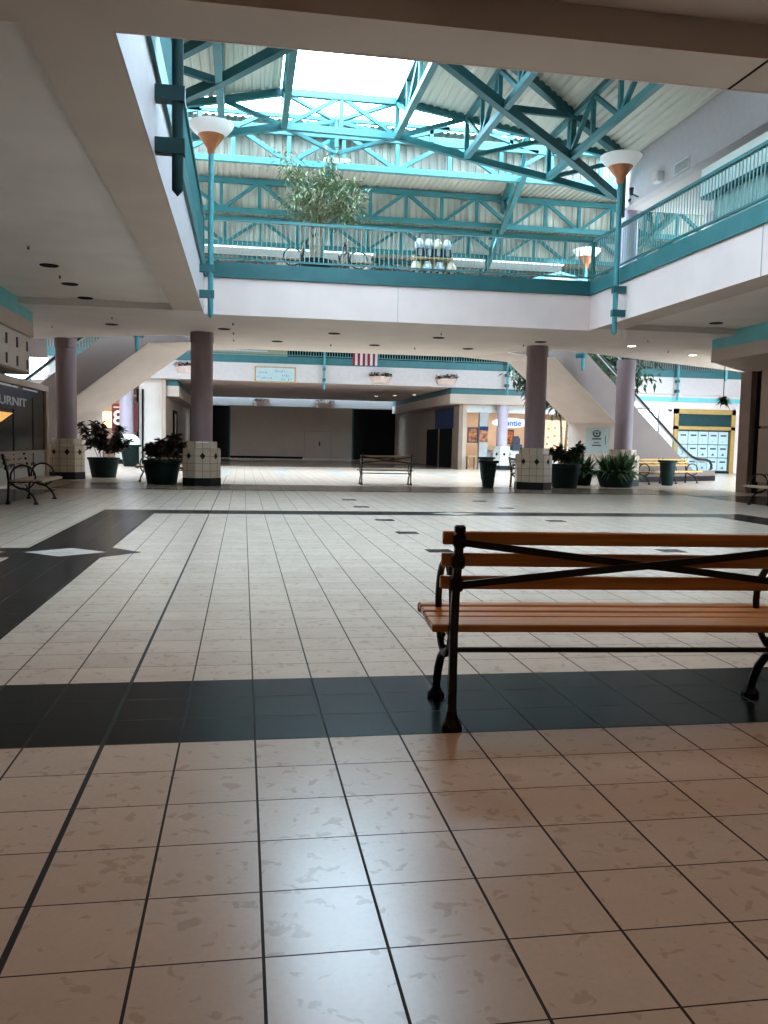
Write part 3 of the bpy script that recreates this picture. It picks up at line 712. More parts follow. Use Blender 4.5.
# ------------------------------------------------------------------ potted plants, tubs, bins
def leaf(m, p, d, L, w, up=(0, 0, 1), droop=.3):
    p, d = Vector(p), Vector(d).normalized(); u = Vector(up); s = d.cross(u)
    if s.length < .05: s = Vector((1, 0, 0))
    s.normalize(); q = p + d * L * .5 + Vector((0, 0, .0)); r = p + d * L - Vector((0, 0, droop * L))
    m.add([p, q - s * w / 2, r, q + s * w / 2], [(0, 1, 2, 3)])
def tub_geo(r, h): return [(r * .74, 0), (r * .78, .02), (r * .98, h - .08), (r * 1.05, h - .07), (r * 1.05, h), (r * .95, h), (r * .92, h - .06)]
def potted(label, x, y, r, h, kind, ph, spread, n, seed, square=False):
    rnd = random.Random(seed); t = thing('potted_plant', label, 'potted plant', (x, y, 0), world=False)
    pr = tub_geo(r, h)
    obj('tub', M().lathe(pr, n=28, cap=True), 'green_pot', t, smooth=True)
    obj('soil', M().lathe([(r * .9, h - .05), (r * .4, h - .02), (.01, h - .015)], n=20, cap=False), 'soil', t)
    st = M(); lv = M()
    if kind == 'spike':
        for i in range(n):
            a = rnd.uniform(0, 2 * PI); rr = rnd.uniform(0, r * .7); el = rnd.uniform(.15, 1.3); b = Vector((rr * math.cos(a), rr * math.sin(a), h - .03))
            a2 = a + rnd.uniform(-.6, .6); L = ph * rnd.uniform(.55, 1.05); dv = Vector((math.cos(a2) * math.cos(el), math.sin(a2) * math.cos(el), math.sin(el))); sd = dv.cross(Vector((0, 0, 1))).normalized() * .036
            pts = [b + dv * L * f - Vector((0, 0, 1)) * (f * f * L * .45 * (1.5 - el)) for f in (0, .35, .7, 1)]
            vs = []
            for k, p in enumerate(pts): w_ = (1, 1.2, .8, .05)[k]; vs += [p - sd * w_, p + sd * w_]
            lv.add(vs, [(0, 1, 3, 2), (2, 3, 5, 4), (4, 5, 7, 6)])
        for i in range(5): st.tube([(0.1 * math.cos(i), .1 * math.sin(i), h - .05), (.13 * math.cos(i), .13 * math.sin(i), h + .25)], .02, 6)
    else:
        ns = 9
        for i in range(ns):
            a = i * 2.4; tip = Vector((math.cos(a) * spread * rnd.uniform(.3, .95), math.sin(a) * spread * rnd.uniform(.3, .95), h + ph * rnd.uniform(.45, 1))); b = Vector((math.cos(a) * r * .3, math.sin(a) * r * .3, h - .04))
            st.tube([b, b.lerp(tip, .5) + Vector((0, 0, .08)), tip], .012, 5)
            for k in range(n // ns):
                f = rnd.uniform(.35, 1.05); p = b.lerp(tip, f); a2 = rnd.uniform(0, 2 * PI); el = rnd.uniform(-.2, .9)
                leaf(lv, p, (math.cos(a2) * math.cos(el), math.sin(a2) * math.cos(el), math.sin(el)), rnd.uniform(.14, .30), rnd.uniform(.07, .13), droop=rnd.uniform(.1, .5))
    obj('stems', st, 'bark', t); obj('foliage', lv, {'spike': 'leaf_mid', 'red': 'leaf_red', 'dark': 'leaf_dk'}[kind], t)
    return t
potted('wide dark tub of bronze-leaved plants left of the left column', -2.2, 24.35, .51, .66, 'red', .75, .72, 1100, 1)
potted('dark tub of bushy bronze plants before the left escalator wall', -4.3, 28.05, .47, .62, 'red', 1.05, .8, 1300, 2)
potted('dark square-set tub of dark leafy plants right of the right column', 9.62, 24.9, .47, .72, 'dark', .62, .66, 1000, 3)
potted('low dark tub of spiky green grassy plants before the far right column', 11.75, 26.0, .62, .5, 'spike', .85, .6, 420, 4)
potted('low dark tub of grassy plants between the two right planters', 10.95, 26.9, .40, .5, 'spike', .75, .6, 180, 5)
def bin_(label, x, y, r, h, lid=True):
    t = thing('trash_can', label, 'waste bin', (x, y, 0), world=False)
    obj('body', M().lathe([(r * .62, 0), (r * .68, .03), (r * .95, h * .72), (r * .97, h * .9)], n=24), 'green_pot', t, smooth=True)
    obj('rim', M().lathe([(r * .97, h * .9), (r * 1.22, h * .92), (r * 1.22, h), (r * 1.05, h), (r * .8, h * .95)], n=24), 'green_pot', t, smooth=True)
    if lid: obj('opening', M().lathe([(r * .8, h * .95), (.01, h * .94)], n=20, cap=False), 'darkgap', t)
    return t
bin_('dark green tapered waste bin left of the right column', 7.08, 24.4, .24, .80)
bin_('dark waste bin with rounded top behind the tapered green one', 8.62, 30.0, .26, .82)
bin_('black tapered bin between the two yellow benches', 14.3, 27.5, .27, .86)
t = bin_('green bin with white domed lid beside the left lilac column', -4.9, 39.2, .40, .95)
obj('domed_lid', M().lathe([(.45, .93), (.44, 1.12), (.34, 1.30), (.2, 1.38), (.01, 1.40)], n=20), 'pale', t, smooth=True)

def tree(name, label, x, y, z, h, crown, n, seed, leafmat, trunks=2, pot=True, L=(.14, .26), W=(.035, .06), sg=.16):
    rnd = random.Random(seed); t = thing(name, label, 'tree', (x, y, z), world=False)
    if pot: obj('tub', M().lathe(tub_geo(.42, .5), n=24), 'green_pot', t, smooth=True); z0 = .45
    else: z0 = 0
    tk = M(); lv = M(); tips = []
    for i in range(trunks):
        a = i * 2.3 + .4; top = Vector((math.cos(a) * .25, math.sin(a) * .25, h * .62))
        tk.tube([(math.cos(a) * .05, math.sin(a) * .05, z0), (math.cos(a) * .12, math.sin(a) * .12, h * .3), top], [.06, .05, .035], 7)
        for k in range(7):
            cx, cy_, cz, rx, rzz = crown; b = a + k * 1.1 + rnd.uniform(-.4, .4); e = rnd.uniform(-.5, 1)
            tip = Vector((cx + rx * math.cos(b) * rnd.uniform(.4, .95), cy_ + rx * .8 * math.sin(b) * rnd.uniform(.4, .95), cz + rzz * e * .9))
            st = top.lerp(Vector((math.cos(a) * .12, math.sin(a) * .12, h * .3)), rnd.uniform(0, .7)); md = st.lerp(tip, .5) + Vector((0, 0, .12))
            tk.tube([st, md, tip], [.022, .015, .006], 5); tips += [(st, md, tip)]
    for i in range(n):
        s_, md, tip = tips[rnd.randrange(len(tips))]; f = rnd.uniform(.35, 1.05); p = (md.lerp(tip, (f - .4) * 1.6)) + Vector((rnd.gauss(0, sg), rnd.gauss(0, sg), rnd.gauss(0, sg)))
        a2 = rnd.uniform(0, 2 * PI); el = rnd.uniform(-1.1, .3)
        leaf(lv, p, (math.cos(a2) * math.cos(el), math.sin(a2) * math.cos(el), math.sin(el)), rnd.uniform(*L), rnd.uniform(*W), droop=.2)
    obj('trunk', tk, 'bark', t, smooth=True); obj('foliage', lv, leafmat, t)
    return t
tree('ficus_tree', 'leafy olive ficus tree on the upper floor below the skylight', 1.75, 22.0, 5.25, 3.2, (.2, 0, 2.05, 1.2, 1.05), 1900, 11, 'leaf_ol', 3)
tree('ficus_tree', 'leafy dark green tree behind the right escalator', 12.9, 33.6, 0, 5.6, (.7, 0, 4.3, 3.0, 1.3), 8000, 12, 'leaf_dk', 3, L=(.22, .4), W=(.08, .13), sg=.3)

# hanging plant by the right pillar
t = thing('hanging_plant', 'small hanging plant on a cord beside the right brown pillar', 'hanging plant', (14.1, 23.9, 2.6), world=False)
obj('cord', M().tube([(0, 0, .15), (0, 0, 1.52)], .012, 6), 'ink', t); obj('pot', M().lathe([(.06, 0), (.10, .15)], n=12), 'green_pot', t)
lv = M(); rnd = random.Random(5)
for i in range(70):
    a = rnd.uniform(0, 2 * PI); el = rnd.uniform(-.9, .7); leaf(lv, (0, 0, .15), (math.cos(a) * math.cos(el), math.sin(a) * math.cos(el), math.sin(el)), rnd.uniform(.15, .36), .06)
obj('foliage', lv, 'leaf_mid', t)

# ------------------------------------------------------------------ vending machines upstairs
rk = thing('vending_rack', 'tan two-tier stand holding the capsule vending machines', 'stand', (4.6, 21.35, 5.25))
obj('frame', M().box(4.05, 5.15, 21.2, 21.5, 5.25, 5.30).box(4.15, 5.05, 21.4, 21.5, 5.3, 5.92).box(4.1, 5.1, 21.2, 21.5, 5.80, 5.84), 'woodframe', rk)
def vend(label, x, z, top):
    t = thing('vending_machine', label, 'vending machine', (x, 21.33, z), group=None, world=False)
    obj('body', M().rbox(-.095, .095, -.11, .10, 0, .2, .012), 'rubber', t)
    obj('coin_plate', M().box(-.045, .045, -.125, -.108, .03, .19).lathe([(.025, .0), (.025, .03)], c=(0, -.12, .08), n=10), 'steel', t)
    obj('globe', M().lathe([(.07, .2), (.115, .24), (.13, .3), (.115, .36), (.08, .4)], n=14), top, t, smooth=True)
    obj('cap', M().lathe([(.085, .4), (.08, .43), (.03, .455)], n=14), 'pale', t, smooth=True)
for i, (x, tp) in enumerate(((4.18, 'goldtoy'), (4.47, 'clear'), (4.78, 'clear'), (5.07, 'goldtoy'))):
    vend(['gold-filled capsule machine leftmost on the lower tier of the stand', 'pale capsule machine second from left on the lower tier', 'pale capsule machine second from right on the lower tier', 'gold-filled capsule machine rightmost on the lower tier'][i], x, 5.3, tp)
for i, x in enumerate((4.26, 4.49, 4.72, 4.95)):
    vend(['capsule vending machine leftmost on the top tier of the stand', 'capsule vending machine second from left on the top tier', 'capsule vending machine third from left on the top tier', 'capsule vending machine rightmost on the top tier'][i], x, 5.84, 'clear' if i != 2 else 'goldtoy')
# gabled teal kiosk roof peeping over the far kerb
t = thing('kiosk', 'low teal gabled kiosk roof behind the far railing near the small lamp', 'kiosk', (9.9, 26.2, 5.2))
km = M(); km.bar((8.85, 26.2, 6.42), (9.75, 26.2, 6.66), .05, .06); km.bar((9.75, 26.2, 6.66), (10.6, 26.2, 6.46), .05, .06)
obj('roof_ridge', km, 'teal_lt', t); obj('roof_panel', M().poly([(8.85, 26.25, 6.4), (10.6, 26.25, 6.44), (9.75, 26.25, 6.64)]), 'mesh_grey', t)
for x in (8.9, 10.55): obj('post', M().box(x - .03, x + .03, 26.17, 26.23, 5.2, 6.45), 'teal', t)

# ------------------------------------------------------------------ right balcony fittings
t = thing('shop_sign_box', 'large mint-white sign box of the upper right shop', 'sign', (9.7, 17, 6.6)); obj('box', M().rbox(9.6, 9.85, 9, 17.6, 6.62, 7.2, .02), 'signbox', t); obj('bottom_rail', M().box(9.61, 9.83, 9, 17.58, 6.56, 6.62), 'teal_dk', t)
cu = M(); pts = []
for i in range(160): y = 9 + i * .053; pts.append((9.82 + .05 * math.sin(i * 1.55), y))
vs = [(x, y, 5.2) for x, y in pts] + [(x, y, 6.58) for x, y in pts]; k = len(pts); cu.add(vs, [(i, i + 1, i + 1 + k, i + k) for i in range(k - 1)])
single('pleated_curtain', cu, 'curtain', 'pale green pleated curtain closing the upper right shop', 'curtain', (9.82, 9, 5.2), smooth=True)
t = thing('loudspeaker', 'white box loudspeaker on the wall above the right balcony', 'loudspeaker', (9.95, 20.2, 7.75)); obj('body', M().rbox(9.82, 10.0, 20.08, 20.38, 7.7, 7.95, .02), 'pale', t); obj('grille', M().box(9.81, 9.822, 20.12, 20.34, 7.73, 7.92), 'white', t)
t = thing('vent_grille', 'grey vent grille on the wall above the right balcony', 'vent', (9.99, 19.2, 7.7)); obj('frame', M().box(9.975, 10, 18.85, 19.55, 7.66, 7.92), 'pale', t)
m = M()
for i in range(7): m.box(9.965, 9.976, 18.9, 19.5, 7.69 + i * .03, 7.705 + i * .03)
obj('slats', m, 'grey', t)
t = thing('spotlight', 'small dark spotlight fixture at the corner of the upper right wall', 'light', (9.95, 21.5, 7.7)); obj('arm', M().tube([(10, 21.45, 7.7), (9.82, 21.45, 7.76)], .02, 6), 'ink', t); obj('head', M().lathe([(.04, -.09), (.06, .09)], c=(9.8, 21.45, 7.82), n=10), 'ink', t); obj('mount', M().box(9.97, 10.0, 21.9, 22.0, 7.72, 7.78), 'ink', t)

# ------------------------------------------------------------------ ceiling lights and sprinklers
def downlight(label, x, y, z, lit=False):
    t = thing('downlight', label, 'ceiling light', (x, y, z), world=False)
    obj('trim_ring', M().lathe([(.10, -.004), (.155, -.012), (.165, 0), (.1, .02)], n=24, cap=False), 'soffit' if lit else 'lens_off', t, smooth=True)
    obj('lens', M().lathe([(.125, -.006), (.01, -.005)], n=24, cap=True), 'lens' if lit else 'lens_off', t)
LB = ['nearest of the row', 'second of the row', 'third of the row', 'fourth of the row']
for i, y in enumerate((14.45, 16.3, 18.15, 20.0)):
    if i == 0: continue
    downlight('unlit downlight in the recessed left ceiling, ' + ['', 'nearest of the row', 'middle of the row', 'farthest of the row'][i], -3.41, y if i < 3 else 19.85, ZR)
for i, x in enumerate((-3.33, -.51, 2.36, 5.2, 8.08)): downlight('unlit downlight in the soffit beyond the opening, ' + ['far left above the left escalator', 'just right of the left column', 'front row left of centre', 'front row right of centre', 'above the right column'][i], x, 23.1, ZS)
for i, x in enumerate((.95, 3.8, 6.64)): downlight('unlit downlight in the back row of the soffit, ' + ['left', 'middle', 'right'][i], x, 25.45, ZS)
downlight('glowing downlight just right of the right torch lamp post', 10.81, 23.2, ZS, True); downlight('glowing downlight farthest right, near the right bulkhead', 13.54, 24.8, ZS, True)
downlight('unlit downlight in the recessed right ceiling above the bulkhead', 11.1, 19.3, ZR)
for i in range(3): downlight('glowing downlight in the far corridor ceiling, ' + ['left of three', 'middle of three', 'right of three'][i], 8.0 + i * .95, 52.5 - 1.2 * i, 4.1, True)
SPK = [(-3.4, 14.75, ZR, 'nearest in the left ceiling'), (-3.42, 17.26, ZR, 'farther in the left ceiling'), (-3.12, 21.71, ZS, 'past the left ceiling step'), (-4.94, 23.87, ZS, 'by the left bulkhead end'), (-.27, 21.87, ZS, 'first of three right of the left column'), (-.28, 23.8, ZS, 'second of three right of the left column'), (-.29, 25.4, ZS, 'third of three right of the left column'), (2.53, 25.7, ZS, 'above the framed banner'), (5.04, 22.11, ZS, 'front middle of the soffit'), (5.06, 25.7, ZS, 'above the right flower planter'), (7.85, 23.87, ZS, 'just left of the right column'), (10.59, 21.78, ZS, 'left of the right bulkhead'), (12.33, 24.01, ZS, 'between the two glowing downlights')]
for x, y, z, w in SPK:
    t = thing('sprinkler', 'tiny ceiling sprinkler head, ' + w, 'sprinkler', (x, y, z), world=False)
    obj('escutcheon', M().lathe([(.03, -.008), (.036, 0)], n=12), 'steel', t); obj('head', M().lathe([(.008, -.05), (.018, -.054), (.018, -.048), (.009, -.008)], n=10), 'ink', t)

# ------------------------------------------------------------------ left shop front
t = thing('storefront', 'dark glazed shop front at left behind the ring-armed bench', 'shop front', (-5.6, 18, 0))
obj('header', M().box(-5.7, -5.55, 8, 26.3, 2.52, 2.68), 'cream', t)
obj('soffit_panel', M().box(-5.55, -4.95, 8, 21.5, 2.67, 2.72), 'brown', t)
for y0 in (14.6, 16.6, 18.6, 20.6, 22.6, 24.6): obj('glass_panel', M().box(-5.66, -5.61, y0 + .03, min(26.0, y0 + 1.97), .86, 2.52), 'darkglass', t)
for y0 in (14.6, 16.6, 18.6, 20.6, 22.6, 24.6): obj('lower_panel', M().box(-5.66, -5.61, y0 + .03, min(26.0, y0 + 1.97), .48, .80), 'grey', t)
for y0 in (14.6, 16.6, 18.6, 20.6, 22.6, 24.6): obj('floor_reflection', M().box(-5.66, -5.61, y0 + .03, min(26.0, y0 + 1.97), .05, .47), 'pale', t)  # pale panes paint the lit floor's reflection in the lower glass
obj('rail', M().box(-5.67, -5.58, 14.6, 26.0, .80, .86), 'brown_lt', t)
for y in (14.6, 16.6, 18.6, 20.6, 22.6, 24.6): obj('mullion', M().box(-5.67, -5.60, y - .03, y + .03, 0, 2.52), 'darkgap', t)
obj('end_pier', M().box(-5.9, -5.55, 26.0, 26.3, 0, 2.52), 'brown_lt', t)
XS = -5.585
t = thing('shop_sign', 'blue sign with white letters in the dark left shop window', 'sign', (XS, 21.5, 2.2))
obj('panel', M().poly([(XS - .01, 20.2, 1.90), (XS - .01, 22.9, 1.90), (XS - .01, 25.2, 2.42), (XS - .01, 20.2, 2.42)]), 'navy', t)
text('lettering', 'URNIT', .34, 'signwhite', facing_x(XS, 22.55, 2.08) @ Matrix.Diagonal((2.6, .85, 1, 1)), t)
obj('light_strip', M().box(XS - .01, XS, 20.4, 23.0, 2.43, 2.475).box(XS - .01, XS, 23.5, 25.1, 2.43, 2.475), 'signwhite', t)
obj('gold_panel', M().poly([(XS, 20.2, 1.50), (XS, 21.4, 1.56), (XS, 22.5, 1.80), (XS, 20.2, 1.80)]), 'gold', t)

# right wall pieces
t = thing('storefront', 'brown shop pillar and tan panels at the right picture edge', 'shop front', (14.75, 22.8, 0))
obj('pillar', M().box(14.55, 15.1, 23.2, 23.75, 0, 3.54), 'brown', t); obj('gap', M().box(14.72, 15.1, 22.95, 23.2, 0, 3.54), 'darkgap', t)
obj('upper_panel', M().box(14.68, 14.75, 20.5, 22.92, 1.95, 3.54), 'brown_lt', t); obj('lower_panel', M().box(14.66, 14.75, 22.3, 22.9, .35, 1.88), 'brown_lt', t); obj('dark_opening', M().box(14.69, 14.75, 20.0, 22.22, .02, 1.9), 'blackout', t)

# ------------------------------------------------------------------ far court: fascia, corridor, shops
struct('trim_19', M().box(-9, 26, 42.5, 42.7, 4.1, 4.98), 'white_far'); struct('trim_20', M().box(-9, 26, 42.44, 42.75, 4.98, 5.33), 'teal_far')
cbox('ceiling.011', 'white', -9, 28, 42.7, 59.0, 4.1, ZT)
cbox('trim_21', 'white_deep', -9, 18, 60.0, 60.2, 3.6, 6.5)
cbox('ceiling.012', 'soffit_in', -9, 18, 60.2, 64, 3.66, 4.2)
cbox('wall_back.003', 'shutter', -.92, 7.75, 62, 62.2, 0, 3.66)
struct('trim_22', M().box(-.92, 4.2, 61.97, 62.0, 0, .14), 'blackout')
struct('door_1', M().box(4.35, 6.2, 61.985, 62.0, .02, 1.95), 'shutter'); struct('trim_23', M().box(4.3, 4.34, 61.98, 62, .02, 2.0).box(6.2, 6.24, 61.98, 62, .02, 2.0).box(4.3, 6.24, 61.98, 62, 1.96, 2.0), 'brown_lt'); 
obj('door_handle', M().lathe([(.05, 0), (.05, .3)], c=(5.4, 61.95, .95), n=8), 'ink', bpy.data.objects['door_1'])
cbox('wall_back.004', 'blackout', -3.7, -.92, 62.4, 62.6, 0, 3.66); cbox('wall_back.005', 'blackout', 7.75, 10.95, 62.4, 62.6, 0, 3.66)
struct('trim_24', M().box(-1.0, -.9, 61.9, 62.1, 0, 4.3).box(7.73, 7.83, 61.9, 62.1, 0, 4.3), 'teal_dk')
cbox('wall_left.003', 'brown_lt', -3.9, -3.7, 43.0, 62.6, 0, 4.1); cbox('wall_right.003', 'brown', 10.95, 11.15, 43.4, 62.6, 0, 4.1)
cbox('trim_25', 'soffit', 10.3, 10.95, 43.3, 60, 3.3, 3.8); cbox('trim_26', 'teal_far', 10.34, 10.95, 43.3, 60, 3.8, 4.1); cbox('trim_27', 'soffit', -3.7, -3.1, 43.3, 60, 3.3, 3.8); cbox('trim_28', 'teal_far', -3.7, -3.15, 43.3, 60, 3.8, 4.1)
cbox('trim_29', 'soffit', 10.3, 18.5, 42.75, 43.25, 3.32, 3.8); cbox('trim_30', 'teal_far', 10.34, 18.5, 42.78, 43.25, 3.8, 4.1)
cbox('wall_left.004', 'cream', -4.98, -3.7, 43.25, 43.4, 0, 4.1)
struct('door_2', M().box(-3.7, -3.66, 47.6, 49.2, 0, 2.6), 'shutter'); struct('trim_31', M().box(-3.7, -3.62, 49.2, 49.5, 0, 2.7).box(-3.7, -3.62, 47.3, 47.6, 0, 2.7).box(-3.7, -3.62, 47.3, 49.5, 2.6, 2.75), 'blackout')
struct('trim_32', M().box(-5.08, -4.98, 43.15, 43.2, 0, 3.6).box(-4.84, -4.76, 43.15, 43.2, 0, 3.6), 'blackout')
# blue shop on the right corridor wall
t = thing('storefront', 'shop with plain blue sign panel in the far right corridor', 'shop front', (10.95, 48, 0))
obj('sign_panel', M().box(10.85, 10.95, 44.6, 48.6, 2.1, 3.2), 'blue_sign', t); obj('sign_panel_faded', M().box(10.87, 10.95, 48.6, 51.2, 2.1, 3.15), 'brown', t)
obj('dark_opening', M().box(10.9, 10.95, 44.8, 51.0, 0, 2.1), 'blackout', t); obj('frame_post', M().box(10.86, 10.95, 47.6, 47.75, 0, 2.1), 'brown', t)
# lit food shop
t = thing('food_shop', 'warm lit food shop behind the pale lilac column', 'shop front', (14.5, 45, 0))
obj('fascia_band', M().box(11.3, 18.5, 43.52, 43.6, 2.92, 3.32), 'pale', t); obj('back_wall', M().box(11.15, 18.5, 47.5, 47.7, 0, 3.3), 'warm', t); obj('side_wall', M().box(11.16, 11.35, 43.4, 47.5, 0, 3.3), 'warm', t); obj('shop_ceiling', M().box(11.16, 18.5, 43.4, 47.6, 3.3, 3.36), 'warm', t)
obj('entry_post', M().box(12.0, 12.45, 43.2, 43.5, 0, 2.92), 'grey', t); obj('post_sign', M().box(12.0, 12.45, 43.15, 43.2, 2.0, 2.2), 'blue_sign', t); obj('post_picture', M().box(12.02, 12.43, 43.17, 43.2, 1.4, 1.98), 'menu', t)
t = thing('shop_counter', 'pale grey counter in front of the lit food shop', 'counter', (13.2, 43.9, 0)); obj('front_panel', M().box(12.5, 16.5, 43.8, 44.2, .12, .95), 'pale', t); obj('worktop', M().box(12.45, 16.55, 43.72, 44.3, .95, 1.0), 'grey', t); obj('kick_board', M().box(12.5, 16.5, 43.85, 44.2, 0, .12), 'black', t)
t = thing('cash_register', 'dark cash register on the counter right of the lilac column', 'cash register', (14.25, 43.95, 1.0)); obj('body', M().rbox(13.95, 14.5, 43.75, 44.15, 1.0, 1.32, .03), 'ink', t); obj('screen', M().rbox(14.0, 14.35, 43.85, 43.93, 1.32, 1.75, .02), 'ink', t); obj('pole', M().box(14.4, 14.44, 43.98, 44.02, 1.3, 1.65), 'ink', t)
for i, (x0, x1, lab) in enumerate(((11.42, 11.98, 'framed food poster left of the grey post in the lit shop'), (14.5, 15.2, 'framed food poster right of the lilac column in the lit shop'))):
    y = 43.42 if i == 0 else 47.48
    t = thing('menu_poster', lab, 'poster', (x0, y, 1.35)); obj('frame', M().box(x0, x1, y - .03, y, 1.35, 2.15), 'ink', t); obj('print', M().box(x0 + .06, x1 - .06, y - .035, y - .03, 1.42, 2.08), 'menu', t)
t = thing('shop_sign', 'white oval sign with blue lettering above the lit food shop', 'sign', (13.9, 43.1, 2.3))
ov = M(); ov.prism_map([(13.60 + .98 * math.cos(a * PI / 16), 2.42 + .25 * math.sin(a * PI / 16)) for a in range(32)], 43.1, 43.14, lambda a, w, b: (a, w, b)); obj('panel', ov, 'signwhite', t)
text('lettering', 'Auntie', .42, 'auntie', facing_y(13.62, 43.08, 2.40), t)
t = thing('waste_bin', 'small striped yellow stool by the corner of the lit food shop', 'stool', (11.55, 43.0, 0)); obj('seat', M().rbox(11.3, 11.8, 42.8, 43.2, .62, .68, .02), 'yellowbox', t)
t.name = 'counter_stool'
for x in (11.36, 11.74):
    for y in (42.86, 43.14): obj('leg', M().bar((x, y, 0), (x, y, .62), .05), 'yellowbox' if y < 43 else 'ink', t)
# mural and door right of the food shop
m = M(); 
t = thing('mural_panel', 'peach mural with scattered orange dots behind the tree trunk', 'mural', (16.4, 42.95, 1.2)); obj('board', M().box(15.0, 17.3, 42.9, 42.98, 1.0, 2.6), 'peach', t)
dm = M(); rnd = random.Random(3)
for i in range(16): dm.lathe([(.07, 0), (.07, .01)], n=10).xf(Matrix.Identity(4))
dm = M()
for i in range(16):
    cx, cz = 15.2 + (i % 6) * .36 + rnd.uniform(-.06, .06), 1.35 + (i // 6) * .4 + rnd.uniform(-.06, .06); dm.poly([(cx + .08 * math.cos(a * PI / 4), 42.89, cz + .07 * math.sin(a * PI / 4)) for a in range(8)])
obj('dots', dm, 'doorwood', t)
single('timber_board', M().rbox(17.3, 18.2, 42.85, 42.95, 0, 2.25, .01), 'doorwood', 'plain orange-brown timber board left of the escalator end wall', 'board', (17.7, 42.9, 0))
# papered shop far right
t = thing('storefront', 'yellow-framed shop with papered windows at far right', 'shop front', (24, 42.6, 0))
X0, X1 = 22.3, 25.75
for a in ((X0, X0 + .22, 0, 3.35), (X1 - .22, X1, 0, 3.35), (X0, X1, 3.1, 3.35), (X0, X1, 2.28, 2.46)): obj('frame_beam', M().box(a[0], a[1], 42.35, 42.6, a[2], a[3]), 'yellowframe', t)
obj('transom_pane', M().box(X0 + .22, X1 - .22, 42.45, 42.5, 2.46, 3.1), 'teal_post', t); obj('window_pane', M().box(X0 + .22, X1 - .22, 42.5, 42.54, .1, 2.28), 'darkglass', t); obj('kick_board', M().box(X0 + .22, X1 - .22, 42.4, 42.6, 0, .1), 'black', t)
COLS = ['leftmost', 'second', 'third', 'fourth', 'rightmost']; ROWS = ['bottom', 'middle', 'top']
for r in range(3):
    for c in range(5):
        w, h = .575, .66; x = X0 + .30 + c * .575; z = .14 + r * .695
        t = thing('paper_sheet', 'white printed sheet taped in the papered shop window, %s of the %s row' % (COLS[c], ROWS[r]), 'paper sheet', (x, 42.49, z), group='sheets papering the far right window')
        obj('sheet', M().box(x, x + w - .03, 42.482, 42.49, z, z + h), 'paper', t)
        pm = M().box(x + .12, x + .45, 42.478, 42.481, z + .42, z + .5)
        if r < 2 and c in (2, 3, 4): pm.poly([(x + .22, 42.48, z + .1), (x + .36, 42.48, z + .1), (x + .29, 42.48, z + .24)])
        if r == 1 and c == 0: pm.box(x + .24, x + .3, 42.478, 42.481, z + .15, z + .55)
        pm.box(x + .2, x + .26, 42.478, 42.481, z + .12, z + .15)
        obj('print', pm, 'ink_pur' if (r == 1 and c == 0) else 'ink', t)
cbox('wall_back.006', 'white', 18.5, 28, 42.62, 42.8, 3.35, 4.1); cbox('trim_33', 'teal_lt', 18.5, 28, 42.56, 42.62, 3.72, 3.95); cbox('wall_back.007', 'white', 21.5, 22.3, 42.5, 42.7, 0, 3.4); cbox('wall_back.008', 'grey', 18.0, 21.6, 45.6, 45.8, 0, 3.4); cbox('wall_back.009', 'white', 25.75, 28, 42.5, 42.7, 0, 3.4); cbox('ceiling.013', 'soffit', 18.3, 21.6, 42.7, 45.8, 3.35, 3.4)
cbox('wall_right.004', 'brown_lt', 18.3, 18.5, 42.9, 47.6, 0, 3.4)
t = thing('framed_notice', 'dark framed notice on the grey wall behind the right handrail', 'notice', (21.2, 45.55, 1.4)); obj('frame', M().box(20.75, 21.5, 45.54, 45.6, 1.35, 2.1), 'ink', t); obj('print', M().box(20.83, 21.42, 45.53, 45.54, 1.43, 2.02), 'mesh_grey', t)
t = thing('security_camera', 'small dark camera at the upper left corner of the yellow frame', 'camera', (22.0, 42.4, 3.2)); obj('dome', M().lathe([(.02, -.1), (.08, -.06), (.09, 0)], c=(22.05, 42.4, 3.3), n=10), 'ink', t); obj('mount', M().box(21.95, 22.15, 42.35, 42.5, 3.3, 3.36), 'pale', t)
# left far shop with red number banner
t = thing('storefront', 'warm lit shop seen under the left escalator', 'shop front', (-7, 46, 0))
obj('back_wall', M().box(-12, -5.0, 46, 46.2, 0, 4.1), 'brown', t); obj('lit_panel', M().box(-8.2, -6.55, 45.9, 46.0, 1.75, 2.55), 'warm_glow', t); obj('ceiling_grid', M().box(-9, -5.2, 43.7, 46, 3.3, 3.36), 'pale', t)
t = thing('number_banner', 'dark red banner with a white figure beside the left lilac column', 'banner', (-6.45, 45.0, 1.6)); obj('cloth', M().box(-6.5, -5.4, 45.0, 45.03, 1.55, 2.95), 'red', t)
text('numeral', '8', 1.0, 'signwhite', facing_y(-6.19, 44.98, 2.2), t)
obj('small_print', M().box(-6.42, -5.95, 44.985, 44.995, 2.72, 2.80), 'brown_lt', t)
t = thing('red_banner', 'narrow red banner just right of the left lilac column', 'banner', (-5.0, 43.1, 1.6)); obj('cloth', M().box(-5.2, -5.0, 43.08, 43.12, 1.55, 2.9), 'red', t); obj('rod', M().box(-5.22, -4.98, 43.08, 43.12, 2.9, 2.95), 'ink', t)

